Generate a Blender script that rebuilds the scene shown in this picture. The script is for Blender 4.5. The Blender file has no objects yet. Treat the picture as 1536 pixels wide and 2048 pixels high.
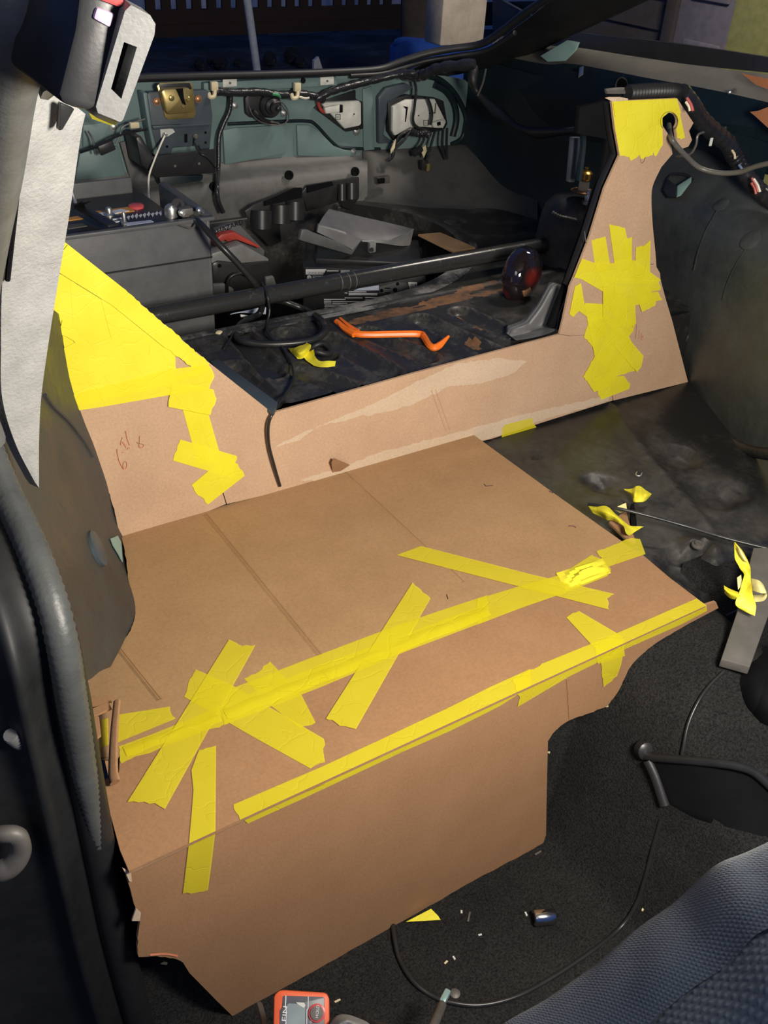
import bpy, bmesh, math, random
from mathutils import Vector, Matrix, noise
random.seed(7)
V = Vector
SC = bpy.context.scene
COL = SC.collection

# ------------------------------------------------------------------ camera
F = 1916.0; CX, CY = 768.0, 1024.0
CAM = V((-0.93, 0.0, 1.24))
dx = V((3450, -1094, F)).normalized()
dy = V((-1510, -1404, F)); dy = (dy - dx * dy.dot(dx)).normalized()
dz = dx.cross(dy)
R = Matrix((dx, dy, dz))                     # camera (x right, y down, z forward) -> car axes
cam_data = bpy.data.cameras.new('camera'); cam = bpy.data.objects.new('camera', cam_data); COL.objects.link(cam)
cam_data.sensor_width = 36.0; cam_data.sensor_fit = 'AUTO'; cam_data.lens = F * 36.0 / 2048.0
cam_data.clip_start = 0.02
rgt, dwn, fwd = R @ V((1, 0, 0)), R @ V((0, 1, 0)), R @ V((0, 0, 1))
M = Matrix((rgt, -dwn, -fwd)).transposed().to_4x4(); M.translation = CAM
cam.matrix_world = M
SC.camera = cam

# ------------------------------------------------------------------ light
SC.view_settings.view_transform = 'Standard'; SC.view_settings.look = 'None'
SC.view_settings.gamma = 1.0; SC.view_settings.use_curve_mapping = False
SC.view_settings.exposure = 0.0
world = bpy.data.worlds.new('dusk'); SC.world = world; world.use_nodes = True
bg = world.node_tree.nodes['Background']; bg.inputs[0].default_value = (0.10, 0.24, 0.75, 1); bg.inputs[1].default_value = 0.22

def area(name, loc, target, size, power, color):
    l = bpy.data.lights.new(name, 'AREA'); l.size = size; l.energy = power; l.color = color
    o = bpy.data.objects.new(name, l); COL.objects.link(o); o.location = loc
    o.rotation_euler = (V(target) - V(loc)).to_track_quat('-Z', 'Y').to_euler()
    return o
area('work_light', (-0.40, -0.03, 1.18), (-0.05, 1.3, 0.50), 0.24, 24, (1.0, 0.93, 0.82))
area('left_fill_light', (-2.3, -0.6, 2.3), (-0.4, 0.9, 0.4), 0.9, 7, (1.0, 0.93, 0.84))  # unseen fill lamp added on the left to lift the dim front parts
area('outdoor_fill_light', (1.3, 1.5, 2.3), (2.5, 2.9, 0.7), 0.4, 60, (1.0, 0.9, 0.78))  # unseen lamp added outside to brighten the post and the house side

# ------------------------------------------------------------------ geometry helpers
S = 0.39          # seat template height above the footwell
YB = 1.158        # seat back template plane
YF = 0.62         # seat front template plane
ZC = 0.533        # cargo floor height
YW = 2.1          # tail panel
def ray(px, py):
    return (R @ V(((px - CX) / F, (py - CY) / F, 1.0))).normalized()
def atz(px, py, z): d = ray(px, py); return CAM + d * ((z - CAM.z) / d.z)
def aty(px, py, y): d = ray(px, py); return CAM + d * ((y - CAM.y) / d.y)
def atx(px, py, x): d = ray(px, py); return CAM + d * ((x - CAM.x) / d.x)
def att(px, py, t): return CAM + ray(px, py) * t

ORG = {}
def put(o, label=None, cat=None, group=None, kind=None):
    if label: o['label'] = label
    if cat: o['category'] = cat
    if group: o['group'] = group
    if kind: o['kind'] = kind
    return o
def thing(name, loc, label, cat, group=None, kind=None):
    o = bpy.data.objects.new(name, None); COL.objects.link(o); o.location = loc
    o.empty_display_size = 0.05
    ORG[o.name] = V(loc)
    return put(o, label, cat, group, kind)
def mesh(name, verts, faces, mat, parent=None, smooth=None, bev=0.0, bseg=2, tri=False, **tags):
    verts = [V(v) for v in verts]
    if parent is not None: org = ORG[parent.name]
    else:
        n = len(verts); org = V((sum(v.x for v in verts) / n, sum(v.y for v in verts) / n, min(v.z for v in verts)))
    me = bpy.data.meshes.new(name)
    me.from_pydata([v - org for v in verts], [], faces)
    bm = bmesh.new(); bm.from_mesh(me)
    bmesh.ops.remove_doubles(bm, verts=bm.verts, dist=1e-6)
    bmesh.ops.recalc_face_normals(bm, faces=bm.faces)
    if bev > 0:
        es = [e for e in bm.edges if len(e.link_faces) == 2 and e.calc_face_angle(0) > 0.5]
        bmesh.ops.bevel(bm, geom=es, offset=bev, segments=bseg, affect='EDGES', profile=0.5, clamp_overlap=True)
    if tri:
        bmesh.ops.triangulate(bm, faces=[f for f in bm.faces if len(f.verts) > 4])
    bm.to_mesh(me); bm.free()
    if smooth is not None:
        for p in me.polygons: p.use_smooth = True
        me.set_sharp_from_angle(angle=math.radians(smooth))
    me.materials.append(mat)
    o = bpy.data.objects.new(name, me); COL.objects.link(o)
    if parent is not None: o.parent = parent
    else: o.location = org
    ORG[o.name] = org
    return put(o, **tags)

def box_vf(c, s, rot=None):
    c = V(c); r = rot or Matrix.Identity(3)
    vs = [c + r @ V((x * s[0] / 2, y * s[1] / 2, z * s[2] / 2)) for x in (-1, 1) for y in (-1, 1) for z in (-1, 1)]
    return vs, [(0, 1, 3, 2), (4, 6, 7, 5), (0, 4, 5, 1), (2, 3, 7, 6), (0, 2, 6, 4), (1, 5, 7, 3)]
def box(name, c, s, mat, parent=None, rot=None, bev=0.003, **k):
    v, f = box_vf(c, s, rot)
    return mesh(name, v, f, mat, parent, smooth=35, bev=bev, **k)
def slab_vf(pts, off):
    n = len(pts); off = V(off)
    vs = [V(p) for p in pts] + [V(p) + off for p in pts]
    fs = [tuple(range(n)), tuple(range(2 * n - 1, n - 1, -1))]
    fs += [(i, (i + 1) % n, (i + 1) % n + n, i + n) for i in range(n)]
    return vs, fs
def slab(name, pts, off, mat, parent=None, bev=0.0, smooth=35, **k):
    v, f = slab_vf(pts, off)
    return mesh(name, v, f, mat, parent, smooth=smooth, bev=bev, tri=True, **k)
def join_vf(parts):
    vs, fs = [], []
    for v, f in parts:
        b = len(vs); vs += list(v); fs += [tuple(i + b for i in q) for q in f]
    return vs, fs
def cr(p0, p1, p2, p3, t):
    return 0.5 * ((2 * p1) + (p2 - p0) * t + (2 * p0 - 5 * p1 + 4 * p2 - p3) * t * t + (3 * p1 - p0 - 3 * p2 + p3) * t ** 3)
def spline(pts, k=6, closed=False):
    pts = [V(p) for p in pts]; n = len(pts); out = []
    if n < 3 and not closed:
        return [pts[0].lerp(pts[1], i / k) for i in range(k + 1)]
    rng = n if closed else n - 1
    for i in range(rng):
        if closed: a, b, c, d = pts[i - 1], pts[i], pts[(i + 1) % n], pts[(i + 2) % n]
        else:
            b, c = pts[i], pts[i + 1]
            a = pts[i - 1] if i else b * 2 - c
            d = pts[i + 2] if i + 2 < n else c * 2 - b
        out += [cr(a, b, c, d, j / k) for j in range(k)]
    if not closed: out.append(pts[-1])
    return out
def tube_vf(pts, r, n=8, k=6, closed=False, rib=0.0, ribn=2, flat=1.0):
    P = spline(pts, k, closed); m = len(P); vs = []; fs = []
    prev = None
    for i, p in enumerate(P):
        if closed: t = P[(i + 1) % m] - P[i - 1]
        else: t = P[min(i + 1, m - 1)] - P[max(i - 1, 0)]
        if t.length < 1e-9: t = V((0, 0, 1))
        t.normalize()
        if prev is None: prev = t.orthogonal().normalized()
        u = (prev - t * prev.dot(t))
        u = u.normalized() if u.length > 1e-6 else t.orthogonal().normalized()
        prev = u; w = t.cross(u)
        rr = r(i / (m - 1)) if callable(r) else r
        if rib: rr *= 1 + rib * (1 if i % ribn else -1)
        for j in range(n):
            a = 2 * math.pi * j / n
            vs.append(p + u * math.cos(a) * rr + w * math.sin(a) * rr * flat)
    for i in range(m if closed else m - 1):
        for j in range(n):
            a, b = i * n + j, i * n + (j + 1) % n
            c, d = ((i + 1) % m) * n + (j + 1) % n, ((i + 1) % m) * n + j
            fs.append((a, b, c, d))
    if not closed:
        fs.append(tuple(range(n - 1, -1, -1))); fs.append(tuple(range((m - 1) * n, m * n)))
    return vs, fs
def tube(name, pts, r, mat, parent=None, n=8, k=6, closed=False, rib=0.0, ribn=2, flat=1.0, **t):
    v, f = tube_vf(pts, r, n, k, closed, rib, ribn, flat)
    return mesh(name, v, f, mat, parent, smooth=50, **t)
def lathe_vf(base, axis, prof, n=20):
    base, ax = V(base), V(axis).normalized(); u = ax.orthogonal().normalized(); w = ax.cross(u)
    vs, fs = [], []
    for r, h in prof:
        for j in range(n):
            a = 2 * math.pi * j / n
            vs.append(base + ax * h + (u * math.cos(a) + w * math.sin(a)) * max(r, 1e-5))
    for i in range(len(prof) - 1):
        for j in range(n):
            fs.append((i * n + j, i * n + (j + 1) % n, (i + 1) * n + (j + 1) % n, (i + 1) * n + j))
    fs.append(tuple(range(n - 1, -1, -1))); fs.append(tuple(range((len(prof) - 1) * n, len(prof) * n)))
    return vs, fs
def lathe(name, base, axis, prof, mat, parent=None, n=20, **t):
    v, f = lathe_vf(base, axis, prof, n)
    return mesh(name, v, f, mat, parent, smooth=40, **t)
def patch_vf(rows, k=5, thick=None, jit=0.0, jfreq=20.0):
    rows = [spline(r, k) for r in rows]
    nc = len(rows[0]); cols = [spline([r[j] for r in rows], k) for j in range(nc)]
    nr = len(cols[0]); vs = []; fs = []
    for i in range(nr):
        for j in range(nc):
            p = cols[j][i].copy()
            if jit: p += noise.noise_vector(p * jfreq) * jit
            vs.append(p)
    for i in range(nr - 1):
        for j in range(nc - 1):
            fs.append((i * nc + j, i * nc + j + 1, (i + 1) * nc + j + 1, (i + 1) * nc + j))
    if thick is not None:
        off = V(thick); b = len(vs); vs += [v + off for v in vs[:b]]
        fs += [tuple(x + b for x in reversed(f)) for f in fs[:]]
        rim = [j for j in range(nc)] + [i * nc + nc - 1 for i in range(1, nr)] + [(nr - 1) * nc + j for j in range(nc - 2, -1, -1)] + [i * nc for i in range(nr - 2, 0, -1)]
        for a, c in zip(rim, rim[1:] + rim[:1]): fs.append((a, a + b, c + b, c))
    return vs, fs
def patch(name, rows, mat, parent=None, k=5, thick=None, jit=0.0, jfreq=20.0, smooth=60, **t):
    v, f = patch_vf(rows, k, thick, jit, jfreq)
    return mesh(name, v, f, mat, parent, smooth=smooth, **t)
def torn(pts, amp, step, ends=None):
    """subdivide chosen edges of an outline and nick them, like torn tape or ripped board"""
    out = []; n = len(pts)
    L = [(pts[(i + 1) % n] - pts[i]).length for i in range(n)]
    for i in range(n):
        a, b = pts[i], pts[(i + 1) % n]; out.append(a)
        if (ends is None and L[i] < 0.62 * max(L)) or (ends is not None and i in ends):
            m = max(2, int(L[i] / step)); d = (b - a).normalized()
            nr = None
            for q in range(1, m):
                p = a.lerp(b, q / m)
                c = V((random.uniform(-1, 1), random.uniform(-1, 1), random.uniform(-1, 1)))
                out.append(p + PLN(pts, d) * random.uniform(-amp, amp))
    return out
def PLN(pts, d):
    nrm = (pts[1] - pts[0]).cross(pts[2] - pts[1])
    if nrm.length < 1e-9: nrm = V((0, 0, 1))
    return nrm.normalized().cross(d).normalized()
def text_vf(s, size, origin, ux, uy, extr=0.0004, off=(0, 0, 0)):
    cu = bpy.data.curves.new('txt', 'FONT'); cu.body = s; cu.size = size; cu.resolution_u = 2; cu.fill_mode = 'FRONT'
    ob = bpy.data.objects.new('txt', cu); COL.objects.link(ob)
    dg = bpy.context.evaluated_depsgraph_get(); me = bpy.data.meshes.new_from_object(ob.evaluated_get(dg))
    vs = [V(origin) + V(ux) * v.co.x + V(uy) * v.co.y + V(off) for v in me.vertices]
    fs = [tuple(p.vertices) for p in me.polygons]
    bpy.data.objects.remove(ob); bpy.data.curves.remove(cu); bpy.data.meshes.remove(me)
    return vs, fs

# ------------------------------------------------------------------ materials
def mat(name, build):
    m = bpy.data.materials.new(name); m.use_nodes = True
    nt = m.node_tree; b = nt.nodes['Principled BSDF']
    build(nt, b); return m
def nd(nt, t, **k):
    n = nt.nodes.new(t)
    for a, v in k.items():
        if a in n.inputs.keys(): n.inputs[a].default_value = v
        else: setattr(n, a, v)
    return n
def coords(nt, scale=(1, 1, 1)):
    tc = nd(nt, 'ShaderNodeTexCoord'); mp = nd(nt, 'ShaderNodeMapping'); mp.inputs['Scale'].default_value = scale
    nt.links.new(tc.outputs['Object'], mp.inputs[0]); return mp.outputs[0]
def nz(nt, co, scale, detail=4.0, rough=0.55):
    n = nd(nt, 'ShaderNodeTexNoise'); n.inputs['Scale'].default_value = scale; n.inputs['Detail'].default_value = detail; n.inputs['Roughness'].default_value = rough
    nt.links.new(co, n.inputs['Vector']); return n.outputs['Fac']
def ramp(nt, fac, stops):
    r = nd(nt, 'ShaderNodeValToRGB'); e = r.color_ramp.elements
    while len(e) < len(stops): e.new(0.5)
    for x, (p, c) in zip(e, stops):
        x.position = p; x.color = (*c, 1) if len(c) == 3 else c
    nt.links.new(fac, r.inputs[0]); return r.outputs[0]
def mix(nt, fac, a, b, mode='MIX'):
    m = nd(nt, 'ShaderNodeMix', data_type='RGBA', blend_type=mode)
    for s, v in ((0, fac), (6, a), (7, b)):
        if hasattr(v, 'is_linked') or hasattr(v, 'links'): nt.links.new(v, m.inputs[s])
        else: m.inputs[s].default_value = v if s == 0 else (*v, 1)
    return m.outputs[2]
def bump(nt, b, h, strength, dist=0.002, chain=None):
    n = nd(nt, 'ShaderNodeBump'); n.inputs['Strength'].default_value = strength; n.inputs['Distance'].default_value = dist
    nt.links.new(h, n.inputs['Height'])
    if chain: nt.links.new(chain, n.inputs['Normal'])
    nt.links.new(n.outputs[0], b.inputs['Normal']); return n.outputs[0]
def plain(name, col, rough=0.5, metal=0.0, coat=0.0, bumps=None, var=0.15, spec=0.5):
    def f(nt, b):
        co = coords(nt); n = nz(nt, co, 35, 5)
        c = ramp(nt, n, [(0.3, tuple(x * (1 - var) for x in col)), (0.7, tuple(min(1, x * (1 + var)) for x in col))])
        nt.links.new(c, b.inputs['Base Color']); b.inputs['Roughness'].default_value = rough
        b.inputs['Metallic'].default_value = metal; b.inputs['Coat Weight'].default_value = coat; b.inputs['Specular IOR Level'].default_value = spec
        if bumps: bump(nt, b, nz(nt, co, bumps[0], 3), bumps[1], bumps[2])
    return mat(name, f)
def cardboard(name, a, c, flute=(0, 0, 0)):
    def f(nt, b):
        co = coords(nt)
        n1 = nz(nt, co, 9, 5, 0.6); n2 = nz(nt, coords(nt, (160, 160, 160)), 1.6, 6, 0.7)
        base = ramp(nt, n1, [(0.3, a), (0.72, c)])
        fib = ramp(nt, n2, [(0.32, (0.87, 0.86, 0.85)), (0.55, (1, 1, 1)), (0.74, (1.08, 1.085, 1.09))])
        nt.links.new(mix(nt, 1.0, base, fib, 'MULTIPLY'), b.inputs['Base Color'])
        b.inputs['Roughness'].default_value = 0.78; b.inputs['Specular IOR Level'].default_value = 0.3
        w = nd(nt, 'ShaderNodeTexWave'); w.inputs['Scale'].default_value = 1.0; w.inputs['Distortion'].default_value = 0.6
        w.bands_direction = 'X'
        nt.links.new(coords(nt, flute), w.inputs['Vector'])
        ch = bump(nt, b, w.outputs['Fac'], 0.10, 0.0006)
        bump(nt, b, n2, 0.12, 0.0006, ch)
    return mat(name, f)
def tapem(name, alpha, c0, c1):
    def f(nt, b):
        co = coords(nt); n = nz(nt, co, 14, 4)
        c = ramp(nt, n, [(0.3, c0), (0.7, c1)])
        nt.links.new(c, b.inputs['Base Color']); b.inputs['Roughness'].default_value = 0.5
        b.inputs['Specular IOR Level'].default_value = 0.35
        cre = nd(nt, 'ShaderNodeTexNoise', noise_dimensions='3D'); cre.inputs['Scale'].default_value = 900; cre.inputs['Detail'].default_value = 2
        nt.links.new(co, cre.inputs['Vector'])
        ch = bump(nt, b, cre.outputs['Fac'], 0.25, 0.0003)
        vor = nd(nt, 'ShaderNodeTexVoronoi', feature='DISTANCE_TO_EDGE'); vor.inputs['Scale'].default_value = 22; vor.inputs['Randomness'].default_value = 1
        wv = nz(nt, co, 18, 3); mx = nd(nt, 'ShaderNodeVectorMath', operation='ADD')
        sc = nd(nt, 'ShaderNodeVectorMath', operation='SCALE'); sc.inputs[3].default_value = 0.06
        nt.links.new(wv, sc.inputs[0]); nt.links.new(co, mx.inputs[0]); nt.links.new(sc.outputs[0], mx.inputs[1]); nt.links.new(mx.outputs[0], vor.inputs['Vector'])
        cr_ = ramp(nt, vor.outputs['Distance'], [(0.0, (0, 0, 0)), (0.035, (1, 1, 1))])
        bump(nt, b, cr_, 0.28, 0.0009, ch)
        b.inputs['Alpha'].default_value = alpha
    return mat(name, f)
def sheet(name, dark, dust, rust=None, lo=0.42, hi=0.72, rough=0.42, sc=7, metal=0.0, bmp=0.25):
    def f(nt, b):
        co = coords(nt); n0 = nz(nt, co, sc, 8, 0.62); n1 = nz(nt, co, sc * 9, 8, 0.75)
        ma = nd(nt, 'ShaderNodeMath', operation='MULTIPLY_ADD'); ma.inputs[1].default_value = 0.72
        mb = nd(nt, 'ShaderNodeMath', operation='MULTIPLY'); mb.inputs[1].default_value = 0.30
        nt.links.new(n0, ma.inputs[0]); nt.links.new(n1, mb.inputs[0]); nt.links.new(mb.outputs[0], ma.inputs[2]); n = ma.outputs[0]
        c = ramp(nt, n, [(lo, dark), (hi, dust)])
        if rust:
            r = nz(nt, coords(nt, (1, 2.2, 1)), sc * 1.4, 9, 0.7)
            rf = ramp(nt, r, [(rust[1], (0, 0, 0)), (rust[1] + 0.12, (1, 1, 1))])
            c = mix(nt, rf, c, rust[0])
        nt.links.new(c, b.inputs['Base Color'])
        rr = ramp(nt, n, [(lo, (rough,) * 3), (hi, (min(1, rough + 0.35),) * 3)])
        nt.links.new(rr, b.inputs['Roughness']); b.inputs['Metallic'].default_value = metal
        bump(nt, b, nz(nt, co, 60, 6, 0.65), bmp, 0.002)
    return mat(name, f)
def fabric(name, c1, c2, su, sv, strength):
    def f(nt, b):
        w1 = nd(nt, 'ShaderNodeTexWave'); w1.bands_direction = 'X'; w1.inputs['Scale'].default_value = su; w1.inputs['Distortion'].default_value = 2.0; w1.inputs['Detail Scale'].default_value = 3
        w2 = nd(nt, 'ShaderNodeTexWave'); w2.bands_direction = 'Y'; w2.inputs['Scale'].default_value = sv; w2.inputs['Distortion'].default_value = 2.0
        co = coords(nt)
        nt.links.new(co, w1.inputs['Vector']); nt.links.new(co, w2.inputs['Vector'])
        m = nd(nt, 'ShaderNodeMath', operation='MULTIPLY'); nt.links.new(w1.outputs['Fac'], m.inputs[0]); nt.links.new(w2.outputs['Fac'], m.inputs[1])
        n = nz(nt, co, 12, 6); ad = nd(nt, 'ShaderNodeMath', operation='MULTIPLY_ADD'); ad.inputs[1].default_value = 0.55
        nt.links.new(m.outputs[0], ad.inputs[0]); nt.links.new(n, ad.inputs[2])
        nt.links.new(ramp(nt, ad.outputs[0], [(0.3, c1), (1.0, c2)]), b.inputs['Base Color'])
        b.inputs['Roughness'].default_value = 0.95; b.inputs['Specular IOR Level'].default_value = 0.1
        b.inputs['Sheen Weight'].default_value = 0.15
        bump(nt, b, m.outputs[0], strength, 0.002)
    return mat(name, f)
def carpet_m(name, c1, c2):
    def f(nt, b):
        co = coords(nt); n = nz(nt, co, 4, 8, 0.7); g = nz(nt, co, 320, 3, 0.8)
        c = ramp(nt, n, [(0.35, c1), (0.75, c2)])
        gg = ramp(nt, g, [(0.35, (0.35, 0.35, 0.35)), (0.65, (1.5, 1.5, 1.5))])
        nt.links.new(mix(nt, 1.0, c, gg, 'MULTIPLY'), b.inputs['Base Color'])
        b.inputs['Roughness'].default_value = 0.95; b.inputs['Specular IOR Level'].default_value = 0.15
        bump(nt, b, g, 0.8, 0.004)
    return mat(name, f)

M_BACK = cardboard('cardboard_back', (0.485, 0.315, 0.20), (0.575, 0.385, 0.245), (170, 0, 0))
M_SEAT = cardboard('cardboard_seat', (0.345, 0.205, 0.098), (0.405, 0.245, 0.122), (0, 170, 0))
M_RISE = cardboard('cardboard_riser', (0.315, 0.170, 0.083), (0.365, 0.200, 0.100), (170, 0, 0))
M_PALE = cardboard('cardboard_worn', (0.56, 0.42, 0.29), (0.64, 0.49, 0.35), (170, 0, 0))
M_RIM = plain('cardboard_edge', (0.30, 0.19, 0.11), 0.9)
M_RUSTCARD = cardboard('cardboard_orange', (0.42, 0.16, 0.07), (0.48, 0.20, 0.09), (120, 0, 0))
M_TAPE = tapem('yellow_tape', 0.62, (0.77, 0.655, 0.012), (0.83, 0.725, 0.022)); M_TAPE2 = tapem('yellow_tape_layered', 1.0, (0.76, 0.66, 0.028), (0.84, 0.76, 0.05))
M_TAPE3 = tapem('yellow_tape_bright', 0.80, (0.88, 0.77, 0.02), (0.95, 0.86, 0.035))
M_PALET = plain('tape_backing', (0.80, 0.72, 0.30), 0.6)
M_BLK = plain('black_plastic', (0.022, 0.022, 0.023), 0.38, bumps=(240, 0.15, 0.0006))
M_BLKM = plain('black_matte', (0.005, 0.005, 0.006), 0.85, spec=0.12)
M_GRYP = plain('grey_black_plastic', (0.11, 0.11, 0.112), 0.46, bumps=(300, 0.2, 0.0006))
M_PILLAR = plain('grey_pillar_trim', (0.36, 0.36, 0.35), 0.38, bumps=(300, 0.6, 0.0018))
M_TRIM = plain('grey_trim', (0.20, 0.20, 0.195), 0.42, bumps=(420, 0.25, 0.0008))
M_SEAL = plain('seal_rubber', (0.11, 0.115, 0.11), 0.5, bumps=(200, 0.4, 0.001))
M_SEAL2 = plain('ribbed_seal_shaded', (0.07, 0.074, 0.072), 0.45, bumps=(200, 0.4, 0.001))  # seal rubber darkened, the fading light on this run put into its colour
M_RUB = plain('rubber', (0.016, 0.016, 0.017), 0.5)
M_CABLE = plain('cable', (0.02, 0.02, 0.02), 0.33)
M_GREYC = plain('grey_cable', (0.10, 0.095, 0.085), 0.4)
M_WIRE = plain('white_wire', (0.85, 0.80, 0.66), 0.45)
M_HARN = plain('loom_tape', (0.02, 0.02, 0.022), 0.28, bumps=(150, 0.5, 0.002))
M_FLOOR = sheet('cargo_metal', (0.026, 0.0255, 0.024), (0.15, 0.14, 0.12), ((0.26, 0.10, 0.035), 0.66), 0.50, 0.86, 0.33, 15)
M_LIP = sheet('worn_lip_metal', (0.035, 0.035, 0.036), (0.34, 0.335, 0.32), ((0.26, 0.10, 0.035), 0.68), 0.46, 0.72, 0.4, 13)
M_RIBRIM = sheet('rib_rim_lit_dust', (0.034, 0.032, 0.029), (0.12, 0.11, 0.095), ((0.20, 0.09, 0.035), 0.66), 0.44, 0.82, 0.45, 30)  # dusty ring round each rib, paled to imitate its lit edge
M_RUST = sheet('floor_rust', (0.05, 0.035, 0.025), (0.30, 0.135, 0.05), None, 0.40, 0.66, 0.6, 24)
M_PAN = sheet('seat_pan_metal', (0.016, 0.016, 0.0165), (0.085, 0.078, 0.066), ((0.085, 0.048, 0.03), 0.68), 0.48, 0.82, 0.34, 9)
M_WELL = sheet('arch_metal', (0.032, 0.034, 0.034), (0.070, 0.070, 0.066), None, 0.38, 0.75, 0.36, 7, bmp=0.8)
M_WELLR = sheet('arch_metal_right', (0.036, 0.042, 0.041), (0.098, 0.100, 0.092), None, 0.38, 0.78, 0.36, 5, bmp=0.3)
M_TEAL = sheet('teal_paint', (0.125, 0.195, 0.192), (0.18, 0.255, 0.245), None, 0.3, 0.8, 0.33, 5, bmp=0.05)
M_TEALD = sheet('shaded_teal_paint', (0.003, 0.011, 0.017), (0.009, 0.018, 0.022), None, 0.35, 0.8, 0.35, 5, bmp=0.05)  # teal darkened so the rear corner's shadow sits in the paint
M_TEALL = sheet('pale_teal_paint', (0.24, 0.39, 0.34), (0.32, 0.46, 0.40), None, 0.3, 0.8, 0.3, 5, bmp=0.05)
M_NAVY = sheet('navy_bracket', (0.045, 0.062, 0.078), (0.075, 0.09, 0.10), None, 0.35, 0.8, 0.35, 8, bmp=0.08)
M_SILL = sheet('dusty_window_sill', (0.10, 0.092, 0.08), (0.24, 0.215, 0.18), None, 0.3, 0.75, 0.6, 5, bmp=0.2)
M_DUST = sheet('dusty_ledge', (0.075, 0.076, 0.074), (0.18, 0.175, 0.165), None, 0.32, 0.72, 0.5, 6, bmp=0.2)
M_DUSTD = sheet('dusty_sill', (0.034, 0.035, 0.034), (0.10, 0.097, 0.09), None, 0.3, 0.75, 0.55, 5, bmp=0.2)
M_SEALSHADE = plain('seal_shaded_lower', (0.012, 0.0125, 0.013), 0.55)  # near-black tone, painting the shade on the lowest run of the seal
M_JAMB = sheet('door_jamb', (0.006, 0.0065, 0.007), (0.016, 0.017, 0.018), None, 0.35, 0.8, 0.45, 4, bmp=0.05)
M_STEEL = plain('grey_steel', (0.14, 0.13, 0.115), 0.55, 0.3, bumps=(40, 0.2, 0.002))
M_BAR = sheet('bar_paint', (0.045, 0.045, 0.043), (0.22, 0.205, 0.175), None, 0.58, 0.80, 0.22, 60, metal=0.35, bmp=0.10)
M_TOWER = sheet('tower_metal', (0.026, 0.026, 0.025), (0.12, 0.11, 0.095), None, 0.42, 0.78, 0.5, 18, bmp=0.3)
M_CHROME = plain('chrome', (0.72, 0.72, 0.73), 0.16, 1.0, var=0.05)
M_ZINC = plain('zinc', (0.62, 0.63, 0.60), 0.35, 0.9)
M_GOLD = plain('gold_zinc', (0.55, 0.42, 0.16), 0.32, 0.75)
M_BRASS = plain('brass', (0.55, 0.32, 0.07), 0.28, 0.9)
M_COPP = plain('copper_bolt', (0.45, 0.24, 0.12), 0.4, 0.7)
M_IVORY = plain('ivory_clip', (0.70, 0.60, 0.38), 0.5)
M_PLATE = plain('pale_housing', (0.62, 0.62, 0.56), 0.5, bumps=(60, 0.1, 0.001))
M_WHITE = plain('white_print', (0.80, 0.80, 0.80), 0.5, var=0.04)
M_LBLUE = plain('pale_blue_print', (0.50, 0.55, 0.68), 0.5, var=0.05)
M_ORLAB = plain('orange_label', (0.65, 0.30, 0.06), 0.5)
M_RED = plain('red_plastic', (0.42, 0.05, 0.035), 0.45)
M_REDB = plain('red_button', (0.62, 0.09, 0.09), 0.35)
M_LILAC = plain('lilac_label', (0.70, 0.48, 0.72), 0.4)
M_REDPEN = plain('red_marker', (0.50, 0.17, 0.09), 0.7)
M_DKPEN = plain('dark_marker', (0.10, 0.045, 0.035), 0.7)
M_ORNG = plain('orange_plastic', (0.90, 0.18, 0.015), 0.4, var=0.06)
M_ORNG2 = plain('red_orange_rubber', (0.80, 0.12, 0.035), 0.5, var=0.06)
M_LCD = plain('lcd', (0.26, 0.31, 0.32), 0.3)
M_FACE = plain('gauge_face', (0.10, 0.10, 0.115), 0.4)
M_SEATF = fabric('blue_upholstery', (0.055, 0.072, 0.100), (0.125, 0.157, 0.205), 85, 85, 0.28)
M_SEATP = fabric('blue_welt', (0.056, 0.076, 0.112), (0.10, 0.13, 0.18), 190, 120, 0.25)
M_CARP = carpet_m('black_carpet', (0.016, 0.016, 0.016), (0.034, 0.033, 0.031))
M_CARP2 = carpet_m('black_shag', (0.012, 0.012, 0.013), (0.024, 0.025, 0.028))
M_WOODP = sheet('weathered_post', (0.30, 0.25, 0.19), (0.52, 0.47, 0.40), None, 0.3, 0.7, 0.8, 9)
M_FENCE = sheet('dark_fence_wood', (0.022, 0.012, 0.007), (0.045, 0.025, 0.015), None, 0.3, 0.7, 0.8, 9)
M_BARK = sheet('bark', (0.03, 0.022, 0.018), (0.07, 0.055, 0.045), None, 0.3, 0.7, 0.9, 14)
M_SNOW = sheet('snow', (0.55, 0.6, 0.7), (0.8, 0.82, 0.86), None, 0.3, 0.7, 0.8, 2)
M_SNOWDIM = sheet('dimmed_snow', (0.10, 0.12, 0.16), (0.22, 0.25, 0.30), None, 0.3, 0.7, 0.8, 3)  # snow toned down in colour in place of dimmer light
M_YARD = sheet('yard', (0.006, 0.007, 0.009), (0.10, 0.12, 0.17), None, 0.5, 0.78, 0.9, 2.2)
M_BLUE = plain('blue_tarp', (0.02, 0.07, 0.30), 0.5, bumps=(12, 0.5, 0.02))
M_SIDE = plain('dark_siding', (0.045, 0.035, 0.032), 0.7)
M_DOORM = plain('mauve_door', (0.15, 0.13, 0.155), 0.6)
M_YREFL = plain('yellow_reflection', (0.30, 0.28, 0.10), 0.7)
M_GLOVE = plain('grey_glove', (0.32, 0.31, 0.29), 0.9, bumps=(500, 0.6, 0.001))
M_HEAD = plain('headliner', (0.13, 0.13, 0.125), 0.9)
def _lamp(nt, b):
    co = coords(nt); v = nd(nt, 'ShaderNodeTexVoronoi'); v.inputs['Scale'].default_value = 22; nt.links.new(co, v.inputs['Vector'])
    nt.links.new(ramp(nt, v.outputs['Distance'], [(0.2, (0.12, 0.012, 0.008)), (0.5, (0.012, 0.008, 0.010))]), b.inputs['Base Color'])
    b.inputs['Roughness'].default_value = 0.05; b.inputs['Coat Weight'].default_value = 1.0
M_DOME = mat('dark_red_lens', _lamp)
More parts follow.
